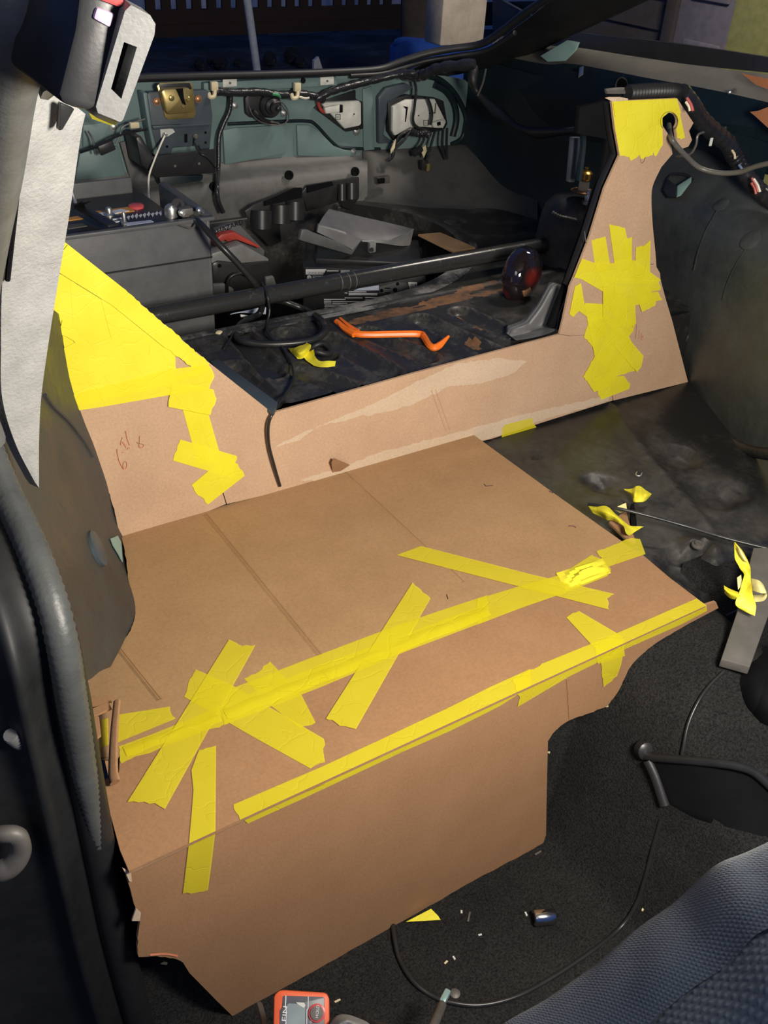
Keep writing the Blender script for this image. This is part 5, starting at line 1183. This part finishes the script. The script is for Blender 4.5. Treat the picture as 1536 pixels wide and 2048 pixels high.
# ================================================================== RIGHT SIDE
# conduit and loom over the tall panel
cd = thing('conduit_loom', aty(1365, 200, 1.19), 'ribbed black conduit loom running over the top of the tall yellow taped panel', 'wiring')
tube('bracket_strip', [aty(1212, 184, 1.2), aty(1240, 181, 1.2), aty(1262, 182, 1.2)], .006, M_STEEL, cd, n=6, flat=.4)
v, f = tube_vf([aty(1256, 186, 1.19), aty(1300, 183, 1.19), aty(1340, 182, 1.185), aty(1362, 186, 1.18), aty(1376, 200, 1.175)], .0125, 12, 14, rib=.09, ribn=2)
mesh('conduit', v, f, M_RUB, cd, smooth=30)
lp_ = [atx(1362, 184, .42), atx(1384, 212, .46), atx(1400, 238, .50), atx(1430, 266, .56), atx(1456, 288, .60), atx(1468, 310, .62), atx(1482, 334, .63), atx(1504, 366, .635), atx(1530, 392, .64), atx(1570, 420, .645)]
tube('sleeve', lp_, .0155, M_HARN, cd, n=12, k=8, rib=.05, ribn=3)
rw = plain('pink_wire', (.55, .12, .11), .5); bw = plain('pale_blue_wire', (.22, .30, .48), .5)
for (a, b, m) in (((1374, 196), (1386, 222), rw), ((1372, 204), (1380, 222), M_WIRE), ((1464, 300), (1470, 318), M_IVORY), ((1478, 330), (1484, 344), bw), ((1504, 356), (1516, 384), rw), ((1508, 358), (1520, 384), M_WIRE), ((1503, 366), (1512, 388), rw)):
    xx = .40 if a[0] < 1400 else .60
    tube('loose_wire', [atx(*a, xx), atx((a[0] + b[0]) / 2 + 2, (a[1] + b[1]) / 2, xx), atx(*b, xx)], .0022, m, cd, n=6)
tube('thin_tail', [atx(1412, 262, .52), atx(1396, 270, .50), atx(1392, 290, .50), atx(1380, 308, .50), atx(1352, 314, .50)], .0022, M_GREYC, cd, n=6)
box('tag', atx(1422, 284, .52), (.006, .003, .014), M_PLATE, cd, bev=.001)
slab('upright_tab', [atx(1443, 256, .66), atx(1452, 253, .66), atx(1452, 278, .66), atx(1444, 276, .66)], (.004, .002, 0), M_STEEL, None, label='small upright metal tab standing behind the loom sleeve', cat='tab')
tube('grey_cable', [aty(1338, 250, 1.22), aty(1341, 272, 1.15), aty(1352, 290, 1.135), atx(1372, 312, .42), atx(1400, 336, .45), atx(1440, 346, .47), atx(1480, 344, .48), atx(1515, 332, .48), atx(1580, 318, .48)], .0045, M_GREYC, n=8, k=8, label='thin grey cable passing through the keyhole of the tall yellow taped panel', cat='cable')
sl = thing('hanging_cable', aty(1005, 230, 1.88), 'thick dark cable hanging loose in the black rear right corner', 'cable')
tube('jacket', [aty(948, 132, 1.93), aty(946, 160, 1.92), aty(955, 185, 1.91), aty(985, 215, 1.87), aty(1012, 238, 1.83), aty(1040, 256, 1.78), aty(1072, 265, 1.72), aty(1110, 264, 1.62), aty(1160, 260, 1.45)], lambda t: .010 + .003 * math.sin(t * 18), M_RUB, sl, n=10)
tube('tie', [aty(972, 138, 1.91), aty(966, 165, 1.90), aty(955, 192, 1.895)], .0025, M_GREYC, sl, n=6)
# holes and clip on the inner quarter
hq = thing('quarter_grommet', atx(1245, 172, .712), 'round dark drain hole with a pale rim on the inner right quarter above the conduit', 'grommet')
lathe('rim', atx(1245, 170, .716), (-1, -.1, 0), [(.0145, 0), (.0165, .004), (.0145, .006), (.013, .004)], M_STEEL, hq, n=22)
lathe('hole', atx(1245, 170, .712), (-1, -.1, 0), [(.0132, 0), (.0132, .003)], M_BLKM, hq, n=20)
cq = thing('sill_clip', atx(1160, 148, .71), 'shiny metal clip on the dark inner quarter near the pale teal gusset', 'clip')
slab('clip_leaf', [atx(1160, 134, .712), atx(1168, 132, .712), atx(1167, 150, .708), atx(1158, 156, .708)], (-.003, 0, 0), M_ZINC, cq, bev=.001)
lathe('clip_hole', atx(1152, 139, .712), (-1, 0, 0), [(.004, 0), (.004, .002)], M_BLKM, cq, n=10)
ds = thing('dome_screw', atx(1460, 186, .714), 'small black screw beside a clip slot, on the dusty right sill', 'screw')
lathe('head', atx(1460, 184, .714), (-1, 0, 0), [(.004, 0), (.004, .003), (.002, .005)], M_ZINC, ds, n=10); box('slot', atx(1470, 181, .714), (.004, .006, .008), M_STEEL, ds, bev=.001)
# brown paper pieces at the right edge
for pts, xx, lab in (([(1483, 147), (1536, 158), (1580, 165), (1580, 190), (1536, 178), (1512, 170)], .70, 'orange brown card piece tucked under the window sill, upper of the two'),
                     ([(1500, 224), (1515, 222), (1536, 214), (1580, 205), (1580, 290), (1536, 256), (1510, 232)], .66, 'orange brown card piece with a pointed tip at the right edge, lower of the two')):
    slab('card_offcut', [atx(x, y, xx) for x, y in pts], (.003, .001, 0), M_RUSTCARD, None, bev=0, label=lab, cat='cardboard')
# folded bracket, rubber plug and sealer marks on the right arch
fb = thing('arch_bracket', hit(ARCH_R, 1370, 395)[0], 'folded teal edged metal bracket on top of the right wheel arch', 'bracket')
def z7(x, y): return (1000 + x * 536 / 1536, 140 + y * 500 / 1433)
slab('leaf', [hit(ARCH_R, *z7(x, y), .012)[0] for x, y in ((955, 700), (975, 640), (1040, 690), (1040, 740), (985, 740))], (.002, .004, -.006), M_BLK, fb, bev=.001)
slab('leaf', [hit(ARCH_R, *z7(x, y), .016)[0] for x, y in ((1040, 690), (1120, 640), (1118, 670), (1070, 735), (1045, 742))], (.002, .004, -.006), M_TEALL, fb, bev=.001)
tube('loop', [hit(ARCH_R, *z7(x, y), .004)[0] for x, y in ((960, 640), (1000, 605), (1075, 612), (1115, 645))], .003, M_BLK, fb, n=6)
pc, pn = hit(ARCH_R, 1366, 671)
rg = thing('arch_plug', pc, 'round black rubber plug on the lower right wheel arch beside the cardboard edge', 'plug')
pn = (pn + V((-.3, -.4, .1))).normalized()
lathe('rim', pc, pn, [(.022, -.006), (.022, .003), (.019, .009), (.015, .013), (.010, .014), (.009, .011), (.001, .011)], M_RUB, rg, n=24)
lathe('stud', pc + pn * .010, pn, [(.004, 0), (.004, .004), (.003, .006)], M_STEEL, rg, n=10)
for (hx_, hy_, rr, tail) in ((1442, 409, .016, ((1434, 422), (1412, 462), (1396, 505), (1388, 540))), (1501, 480, .020, ((1494, 496), (1472, 530), (1454, 570), (1446, 600)))):
    p, n = hit(ARCH_R, hx_, hy_)
    lathe('sealer_pad', p, n, [(rr, -.004), (rr, .0006), (rr * .9, .0014), (.001, .0014)], M_WELLR, ARCH_R, n=24)
    tube('sealer_bead', [hit(ARCH_R, x, y, .0004)[0] for x, y in tail], .0035, M_WELLR, ARCH_R, n=6, flat=.6)
# ------------------------------------------------ on the seat pan
sz = lambda x, y, h: atz(x, y, .366 + h)
sp = thing('tape_scrap', atz(1275, 1000, .362), 'small crumpled yellow tape scrap lying on the black seat pan', 'tape')
crumple('strip', [(1247, 977, .003, 1256, 985, .001), (1262, 977, .008, 1263, 992, .003), (1272, 972, .014, 1267, 1003, .002), (1281, 972, .010, 1280, 1004, .004), (1292, 980, .012, 1290, 1002, .003), (1303, 988, .004, 1301, 992, .003)], sz, '', parent=sp)
st_ = thing('tape_curl', atz(1245, 1050, .362), 'long twisted yellow tape tail curling off the right edge of the bench template', 'tape')
crumple('strip', [(1174, 1008, .012, 1186, 1026, .010), (1190, 1009, .020, 1202, 1033, .010), (1214, 1013, .030, 1214, 1040, .014), (1232, 1028, .024, 1228, 1042, .012), (1250, 1044, .016, 1246, 1052, .020), (1262, 1052, .012, 1252, 1066, .022), (1287, 1053, .006, 1258, 1072, .008)], sz, '', parent=st_)
slab('pale_back', [sz(1225, 1018, .012), sz(1252, 1006, .024), sz(1254, 1022, .018), sz(1240, 1026, .010)], (0, 0, .0006), M_PALET, st_, label='pale sticky side')
slab('brown_flap', [atz(1218, 1044, .372), atz(1252, 1022, .372), atz(1264, 1064, .372), atz(1272, 1082, .372), atz(1262, 1088, .372)], (0, 0, -.004), M_RISE, None, label='brown cardboard flap below the twisted tape tail beside the bench template', cat='cardboard')
slab('seat_pan_clip', [sz(1262, 1008, .01), sz(1268, 1006, .012), sz(1274, 1048, .010), sz(1262, 1054, .008)], (0, 0, -.010), M_BLKM, None, label='narrow black metal clip standing on the seat pan below the tape scrap', cat='clip')
tube('washer_clip', [sz(1274, 944, .004), sz(1272, 950, .004), sz(1280, 952, .004), sz(1284, 946, .004)], .0012, M_ZINC, None, n=6, label='tiny silver hook lying on the black seat pan', cat='hook')
tube('slim_cable', [atz(1176, 1008, S - .004), atz(1230, 1016, S + .006), atz(1290, 1030, S + .004), atz(1370, 1052, S - .004), atz(1450, 1076, S - .006), atz(1540, 1098, S - .008), atz(1600, 1110, S - .008)], .0028, M_CABLE, n=8, k=8, label='slim black cable crossing the seat pan from the template to the right edge', cat='cable')
lathe('pan_bolt', atz(1395, 1092, .362), (0, 0, 1), [(.010, 0), (.010, .003), (.006, .004), (.006, .007)], M_STEEL, None, n=10, label='rusty round bolt head set in the black seat pan', cat='bolt')
# ------------------------------------------------ grey bar with the tape bow
gb = thing('flat_bar', atz(1475, 1330, .33), 'grey steel flat bar lying on the black carpet under a twisted tape bow', 'bar')
b_ = [atz(1442, 1318, .365), atz(1500, 1334, .365), atz(1538, 1228, .382), atz(1590, 1095, .40), atz(1507, 1095, .40), atz(1474, 1224, .382)]
slab('bar', b_, (0, 0, -.014), M_STEEL, gb, bev=.0015)
bz = lambda x, y, h: atz(x, y, .378 + (1330 - y) * .0001 + h)
bw_ = thing('tape_bow', atz(1490, 1200, .385), 'twisted bow of yellow tape with pale sticky sides resting on the grey flat bar', 'tape')
crumple('strip', [(1468, 1083, .060, 1471, 1084, .060), (1468, 1100, .052, 1486, 1104, .058), (1470, 1120, .044, 1498, 1124, .048), (1480, 1138, .040, 1502, 1140, .036), (1488, 1150, .034, 1501, 1152, .034), (1482, 1172, .026, 1503, 1172, .034), (1474, 1195, .018, 1508, 1195, .024), (1472, 1212, .010, 1512, 1214, .014), (1488, 1222, .006, 1510, 1232, .006)], bz, '', parent=bw_)
crumple('loop', [(1500, 1156, .030, 1504, 1180, .030), (1516, 1160, .040, 1520, 1186, .040), (1528, 1172, .036, 1534, 1188, .034), (1526, 1188, .026, 1530, 1200, .024), (1506, 1190, .016, 1510, 1204, .016)], bz, '', m=M_PALET, parent=bw_)
crumple('tail', [(1447, 1171, .020, 1450, 1186, .010), (1458, 1178, .020, 1460, 1196, .010), (1476, 1184, .018, 1476, 1200, .012), (1484, 1186, .018, 1484, 1198, .012)], bz, '', parent=bw_)
slab('pale_back', [bz(1474, 1156, .030), bz(1482, 1150, .030), bz(1484, 1170, .024), bz(1476, 1180, .020)], (0, 0, .0006), M_PALET, bw_, label='pale sticky side')
crumple('pale_back', [(1471, 1090, .0605, 1478, 1096, .0605), (1478, 1108, .055, 1488, 1110, .056), (1486, 1120, .050, 1496, 1124, .049)], bz, '', m=M_PALET, parent=bw_)
# console bin and seat hardware in the dark right footwell
def on_carpet(px, py, h=.006):
    d = ray(px, py); t = .5
    while t < 3:
        p = CAM + d * t
        if p.z <= carpet_z(p.x, p.y) + h: return p
        t += .004
    return p

cbn = thing('console_bin', on_carpet(1400, 1560, 0), 'black open plastic bin in the dark well right of the carpet tunnel', 'bin')
def cy(px, py, y): return aty(px, py, y)
def ob(px, py, h): return on_carpet(px, py, h)
tube('rim', [ob(1286, 1512, .030), ob(1320, 1516, .034), ob(1380, 1521, .036), ob(1440, 1527, .036), ob(1476, 1533, .036), ob(1510, 1546, .036), ob(1548, 1580, .036)], .006, M_BLK, cbn, n=8, flat=1.2)
tube('side_rail', [ob(1296, 1520, .030), ob(1312, 1555, .022), ob(1330, 1610, .012)], .008, M_BLK, cbn, n=8)
rows = [[ob(1306, 1522, .026), ob(1390, 1530, .030), ob(1476, 1540, .030), ob(1548, 1590, .030)], [ob(1322, 1565, .016), ob(1400, 1590, .014), ob(1480, 1600, .014), ob(1548, 1630, .014)], [ob(1336, 1606, .006), ob(1400, 1640, .006), ob(1480, 1660, .006), ob(1548, 1680, .006)]]
patch('shaded_hollow', rows, M_BLKM, cbn, k=4, thick=(0, .004, -.004))  # black sheet over the carpet, painting the hollow's shade
lathe('pivot', ob(1292, 1502, .026), (-.3, -1, .5), [(.013, -.010), (.013, .002), (.009, .005), (.001, .005)], M_BLK, cbn, n=14)
lathe('pivot_screw', ob(1288, 1494, .036), (-.3, -1, .3), [(.003, 0), (.003, .003)], M_PLATE, cbn, n=8)
fs = thing('seat_side_shield', V((.17, .45, .05)), 'dark rounded plastic shield at the right edge below the grey flat bar', 'trim')
rows = [[cy(1500, 1328, .54), cy(1530, 1310, .54), cy(1590, 1290, .54)], [cy(1488, 1370, .51), cy(1530, 1360, .49), cy(1590, 1350, .48)], [cy(1480, 1430, .50), cy(1530, 1430, .46), cy(1590, 1430, .44)], [cy(1492, 1490, .50), cy(1530, 1500, .47), cy(1590, 1510, .45)], [cy(1520, 1530, .49), cy(1545, 1540, .48), cy(1590, 1550, .46)]]
patch('shield', rows, M_BLKM, fs, k=5, thick=(0, .012, 0))
tube('chrome_lever', [cy(1508, 1664, .40), cy(1512, 1650, .40), cy(1522, 1634, .40), cy(1538, 1618, .40), cy(1570, 1590, .41)], .0055, M_CHROME, n=10, label='shiny chrome lever end at the right edge above the blue seat', cat='lever')
# floor cable, tools and debris in the footwell
gz = lambda x, y, h=.006: (lambda p: V((p.x, p.y, carpet_z(p.x, p.y) + h)))(atz(x, y, 0.0))
tube('floor_cable', [on_carpet(*q) for q in ((786, 1850), (790, 1880), (800, 1920), (826, 1962), (862, 1990), (900, 2004), (960, 2010), (1030, 1994), (1100, 1958), (1180, 1905), (1240, 1856), (1272, 1810), (1292, 1750), (1305, 1700), (1322, 1640))] , .0034, M_CABLE, n=8, k=8, label='black cable looping across the carpet in front of the cardboard drop', cat='cable')
tube('rising_cable', [on_carpet(1340, 1600, .004), on_carpet(1352, 1560, .01), on_carpet(1366, 1500, .012), on_carpet(1376, 1450, .008), on_carpet(1396, 1404, .006), on_carpet(1420, 1370, .006), on_carpet(1446, 1344, .006)], .0026, M_CABLE, n=8, k=8, label='thin cable rising over the carpet hump to the grey flat bar', cat='cable')
so = thing('socket', atz(1088, 1845, 0), 'shiny chrome socket lying on the black carpet', 'socket')
a, b = atz(1067, 1836, .011), atz(1110, 1832, .011)
lathe('sleeve', a, (b - a), [(.0085, 0), (.0105, .0008), (.0112, .002), (.0112, (b - a).length - .002), (.010, (b - a).length)], M_CHROME, so, n=24)
lathe('bore', a + (a - b).normalized() * .0002, (a - b), [(.0075, -.001), (.0075, .0003)], M_BLKM, so, n=6)
sw = thing('screwdriver', atz(880, 2020, 0), 'pale green shafted screwdriver bit standing up from the carpet at the bottom edge', 'screwdriver')
tube('shaft', [att(884, 2010, 1.30), att(874, 2034, 1.26), att(862, 2062, 1.22)], .0055, M_STEEL, sw, n=10, label='grey shaft')
box('tip', att(890, 1994, 1.31), (.018, .008, .010), plain('pale_teal_metal', (.35, .52, .50), .3, .5), sw, rot=Matrix.Rotation(.5, 3, 'Z'), bev=.002, label='pale teal tip')
lathe('floor_stud', on_carpet(910, 1988, .001), (0, 0, 1), [(.007, 0), (.007, .002), (.004, .004)], M_STEEL, None, n=12, label='small round grey stud in the carpet beside the screwdriver tip', cat='stud')
slab('tape_tail', [on_carpet(812, 1844, .008), on_carpet(862, 1818, .008), on_carpet(876, 1832, .008), on_carpet(881, 1840, .006)], (0, 0, .0006), M_TAPE2, None, bev=0, label='yellow tape tail sticking out below the cardboard drop onto the carpet', cat='tape')
# debris on the carpet
CRUMB = ['grey fleck on the carpet below the right corner of the cardboard drop', 'pale fleck on the carpet left of the chrome socket', 'ivory splinter at the torn right edge of the cardboard drop',
         'longest grey fibre lying on the carpet between socket and tape tail', 'ivory fleck stuck at the upper notch of the cardboard drop', 'ivory crumb above the floor stud, larger of the close pair', 'pale crumb above the floor stud, smaller of the close pair',
         'pale crumb midway between the floor stud and the socket', 'pale crumb just right of the yellow tape tail', 'grey fleck right of the socket near the floor cable', 'ivory splinter where the floor cable meets the blue seat, longer of two',
         'pale speck where the floor cable meets the blue seat, shorter of two', 'straw coloured splinter right of the angle gauge', 'pale fleck on the carpet between the floor cable and the blue seat', 'white chip under the ragged left notch of the cardboard drop']
for i, (px, py, sx, m) in enumerate(((1076, 1706, .012, M_STEEL), (1052, 1828, .006, M_PLATE), (1218, 1412, .010, M_IVORY), (938, 1834, .016, M_GREYC), (1096, 1504, .006, M_IVORY), (892, 1925, .006, M_IVORY), (908, 1916, .005, M_PLATE), (960, 1870, .005, M_PLATE), (923, 1824, .005, M_PLATE), (1200, 1890, .006, M_STEEL), (1286, 1818, .007, M_IVORY), (1300, 1815, .005, M_PLATE), (675, 2002, .008, M_IVORY), (1260, 1835, .006, M_PLATE), (325, 1926, .012, M_IVORY))):
    p = on_carpet(px, py, .0012)
    box('carpet_crumb', p, (sx, .0025, .002), m, None, rot=Matrix.Rotation(i * 1.3, 3, 'Z'), bev=0, label=CRUMB[i], cat='debris', group='crumbs on the carpet')
# angle gauge and glove at the bottom
ga = thing('angle_gauge', att(600, 2040, 1.02), 'red orange digital angle gauge with a grey screen at the bottom edge', 'gauge')
GP = att(600, 2010, 1.04); gu = (att(660, 2030, 1.03) - att(545, 2020, 1.03)).normalized()
gn = (CAM - GP).normalized(); gv = gn.cross(gu).normalized(); gu = gv.cross(gn).normalized()
def gp(px, py, off=0.0):
    d = ray(px, py); t = (GP - CAM).dot(gn) / d.dot(gn); return CAM + d * t + gn * off
def z8(x, y): return (500 + x * 260 / 1536, 1960 + y * 88 / 520)
def gsl(name, pts, off, th, m, bev=.001, **k): return slab(name, [gp(*z8(x, y), off) for x, y in pts], -gn * th, m, ga, bev=bev, **k)
gsl('case', [(265, 900), (280, 200), (300, 160), (350, 118), (420, 118), (880, 148), (910, 165), (940, 215), (946, 900)], 0, .022, M_ORNG2, .0025)
gsl('face_panel', [(345, 900), (352, 360), (378, 320), (388, 195), (400, 185), (860, 200), (880, 215), (880, 900)], .0008, .002, M_FACE, .0005)
gsl('screen', [(430, 900), (440, 290), (460, 275), (650, 285), (650, 900)], .0014, .001, M_LCD, 0, label='grey screen')
gsl('screen_glare', [(540, 262), (640, 268), (655, 300), (635, 330), (580, 300)], .0018, .0006, M_PLATE, 0)
for pts in ([(420, 185), (430, 185), (424, 330), (434, 345), (422, 900), (412, 900), (424, 345), (414, 330)], [(684, 195), (693, 195), (690, 335), (676, 360), (672, 900), (664, 900), (668, 355), (682, 335)]): gsl('trim_line', pts, .0015, .0006, M_WHITE, 0)
p = gp(*z8(790, 390), .001); lathe('button', p, gn, [(.0082, 0), (.0082, .0015), (.0066, .002), (.0066, .003), (.001, .003)], M_REDB, ga, n=20)
lathe('button_cap', p + gn * .003, gn, [(.0062, 0), (.0062, .0006), (.001, .0008)], M_STEEL, ga, n=18)
v, f = text_vf('KLEIN', .0062, gp(*z8(410, 640), .0013), gv * 1.45, -gu); mesh('print', v, f, M_WHITE, ga)
v, f = text_vf('ANGLE GAUGE', .0026, gp(*z8(712, 640), .0013), gv, -gu)
mesh('print', v, f, M_WHITE, ga)
v, f = text_vf('HOLD', .004, p + gn * .0038 - gv * .0042 + gu * .0016, gv, -gu); mesh('print', v, f, M_WHITE, ga)
gv_ = thing('work_glove', att(700, 2060, 1.00), 'crumpled grey knit work glove at the bottom edge beside the gauge', 'glove')
rows = [[att(648, 2070, 1.02), att(670, 2036, 1.03), att(690, 2028, 1.03), att(715, 2034, 1.03), att(738, 2046, 1.03), att(750, 2075, 1.02)], [att(660, 2080, .99), att(676, 2048, 1.0), att(694, 2042, .995), att(714, 2048, 1.0), att(730, 2060, 1.0), att(740, 2085, 1.0)], [att(670, 2090, 1.01), att(685, 2072, 1.0), att(700, 2060, 1.01), att(712, 2066, 1.0), att(722, 2080, 1.01), att(730, 2095, 1.01)]]
patch('knit_shell', rows, M_GLOVE, gv_, k=5, thick=gn * -.01, jit=.002, jfreq=40)
tube('black_strap', [att(744, 2060, 1.03), att(780, 2066, 1.05), att(830, 2068, 1.07)], .008, M_RUB, gv_, n=8)
tube('grey_lead', [att(518, 2010, 1.18), att(526, 2040, 1.15), att(532, 2075, 1.12)], .004, M_GREYC, None, n=6, label='grey strap end hanging left of the angle gauge', cat='strap')
# ------------------------------------------------ blue front seat
fst = thing('front_seat', V((-.62, .12, .30)), 'blue woven car seat back at the bottom right corner', 'seat')
edge_px = [(930, 2110), (990, 2050), (1090, 1990), (1180, 1925), (1260, 1858), (1350, 1795), (1430, 1722), (1500, 1690), (1600, 1645), (1760, 1570), (1960, 1470), (2160, 1400)]
edge_px = [(x + 12, y + 26) for x, y in edge_px]
def tt(px): return .70 - (px - 930) * .00016
e0 = [att(x, y, tt(x)) for x, y in edge_px]
e1 = [att(x + 30, y + 52, tt(x) - .035) for x, y in edge_px]
e2 = [att(x + 70, y + 125, tt(x) - .055) for x, y in edge_px]
e3 = [att(x + 160, y + 270, tt(x) - .085) for x, y in edge_px]
e4 = [att(x + 300, y + 520, tt(x) - .12) for x, y in edge_px]
em = [att(x + 26, y + 40, tt(x) + .14) for x, y in edge_px]
patch('seat_welt', [em, [att(x + 6, y + 9, tt(x) + .05) for x, y in edge_px], e0, e1, e2], M_SEATP, fst, k=6, jit=.0015, jfreq=30, thick=fwd * .01)
patch('seat_back', [[a + rgt * .002 + fwd * .004 for a in e2], [a.lerp(b, .35) - fwd * .012 for a, b in zip(e2, e3)], e3, e4], M_SEATF, fst, k=6, jit=.002, jfreq=18, thick=fwd * .05)
# ================================================================== OUTSIDE
box('floor', (2.5, 6.5, -.24), (16, 14, .04), M_YARD, bev=0, kind=ST)
fe = thing('deck_railing', V((3.2, 8.0, -.2)), 'dark wooden deck railing with snow glowing blue through its slats', 'railing')
FYY = 8.0
def ov(px, py, y=FYY): return aty(px, py, y)
box('bottom_rail', (3.2, FYY, (ov(540, 28).z)), (5.6, .05, .10), M_FENCE, fe, bev=0)
box('skirt_board', (3.2, FYY, (ov(540, 48).z) - .02), (5.6, .04, .10), M_FENCE, fe, bev=0)
x = ov(300, 10).x
while x < ov(835, 10).x:
    box('slat', (x, FYY, ov(540, -60).z), (.075, .03, .62), M_FENCE, fe, bev=0); x += .128 if random.random() > .15 else .2
box('top_rail', (3.2, FYY, ov(540, -150).z), (5.6, .06, .08), M_FENCE, fe, bev=0)
box('snow_bank', (3.6, 10.5, -.1), (11, .6, 1.6), M_SNOW, None, bev=.1, label='snowy slope glowing blue behind the deck railing', cat='snow')
slab('snow_strip', [atz(535, 57, -.20), atz(620, 54, -.20), atz(700, 50, -.20), atz(660, 60, -.20), atz(600, 65, -.20), atz(536, 68, -.20)], (0, 0, -.02), M_SNOWDIM, None, bev=0, label='thin strip of bluish snow lying below the deck railing', cat='snow')
tube('leaning_pole', [ov(488, -40, 5.0), ov(500, 40, 5.0), ov(514, 142, 5.0)], .022, plain('blue_grey_pole', (.25, .28, .34), .6), n=8, label='thin pale pole leaning in front of the deck railing', cat='pole')
tube('tree_trunk', [ov(838, 110, 5.4), ov(836, 20, 5.4), ov(834, -120, 5.4)], lambda t: .115 - .02 * t, M_BARK, n=14, label='dark rough tree trunk standing left of the pale wooden post', cat='tree')
wpst = thing('wooden_post', ov(925, 96, 3.6), 'pale weathered square wooden post lit outside the rear hatch', 'post')
a = ov(880, 92, 3.6); b = ov(966, 92, 3.6); tz = ov(925, -120, 3.6).z
box('post_face', ((a.x + b.x) / 2, 3.66, (a.z + tz) / 2), (b.x - a.x, .12, tz - a.z), M_WOODP, wpst, bev=.006)
bb_ = thing('blue_tarp', ov(900, 110, 4.6), 'blue tarp draped low beside the pale wooden post', 'tarp')
rows = [[ov(795, 100, 4.4), ov(810, 82, 4.5), ov(880, 78, 4.6), ov(960, 82, 4.6), ov(1060, 90, 4.6)], [ov(790, 125, 4.3), ov(820, 115, 4.4), ov(880, 120, 4.4), ov(960, 122, 4.4), ov(1060, 122, 4.4)], [V((ov(x, 120, 4.3).x, 4.25, -.21)) for x in (785, 820, 880, 960, 1060)]]
patch('tarp_sheet', rows, M_BLUE, bb_, k=5, thick=(0, .05, 0), jit=.02, jfreq=6)
box('snow_pile', (ov(1020, 20, 9).x + .3, 9.2, .2), (2.6, .5, 1.3), M_SNOW, None, bev=.15, label='mound of blue snow right of the pale wooden post', cat='snow')
slab('white_marker', [atz(628, 146, -.22), atz(628, 146, -.22) + V((0, 0, .09)), atz(637, 146, -.22) + V((0, 0, .12)), atz(648, 146, -.22)], (0, .03, 0), M_PLATE, None, bev=0, label='small white marker behind the rear sill', cat='marker')
STONE = ['dark stone second from the left behind the rear sill', 'dark stone third from the left behind the rear sill', 'dark stone just left of the leaning pole', 'dark stone just right of the leaning pole', 'tallest dark stone, beside the white marker', 'low dark stone in front of the tallest one', 'smallest dark stone in the left cluster behind the rear sill']
for i, (px, py, r) in enumerate(((400, 136, .05), (440, 134, .06), (475, 132, .04), (540, 128, .06), (585, 122, .07), (600, 132, .05), (420, 128, .03))):
    p = atz(px, py, -.2); v, f = lathe_vf(p - V((0, 0, r * .3)), (0, 0, 1), [(.001, 0), (r * .8, r * .3), (r, r * .9), (r * .6, r * 1.6), (.001, r * 1.9)], 9)
    v = [q + noise.noise_vector(q * 14) * r * .3 for q in v]
    mesh('field_stone', v, f, M_YARD, None, smooth=30, label=STONE[i], cat='stone', group='stones in the yard')
# house side seen through the right window
hw = thing('house_side', V((3.2, 3.0, -.2)), 'dark clapboard house side with a mauve door panel seen through the right window', 'house')
HX = 2.6
def hx(px, py, x=HX): return atx(px, py, x)
hy1 = hx(1125, 40).y
for k_ in range(16):
    z = -.1 + k_ * .12
    box('clapboard', (HX + .02, (hy1 + .6) / 2, z), (.03, hy1 - .6, .125), M_SIDE, hw, rot=Matrix.Rotation(.10, 3, 'Y'), bev=0)
ya, yb3 = hx(1362, 60).y, hx(1470, 60).y
box('door_panel', (HX - .02, (ya + yb3) / 2, .9), (.03, abs(ya - yb3), 2.2), M_DOORM, hw, bev=.004, label='mauve grey door')
box('door_frame', (HX - .03, ya + .03, .9), (.05, .06, 2.2), M_SIDE, hw, bev=.004)
for z in (.45, 1.05): box('door_moulding', (HX - .04, (ya + yb3) / 2 - .02, z), (.015, abs(ya - yb3) * .7, .45), M_DOORM, hw, bev=.006)
box('yellow_reflection_board', (HX - .02, yb3 - .6, .9), (.03, 1.2, 2.2), M_YREFL, hw, bev=.004, label='dull yellow window reflection, built as a panel')  # board coloured to stand for a yellow reflection in the side glass
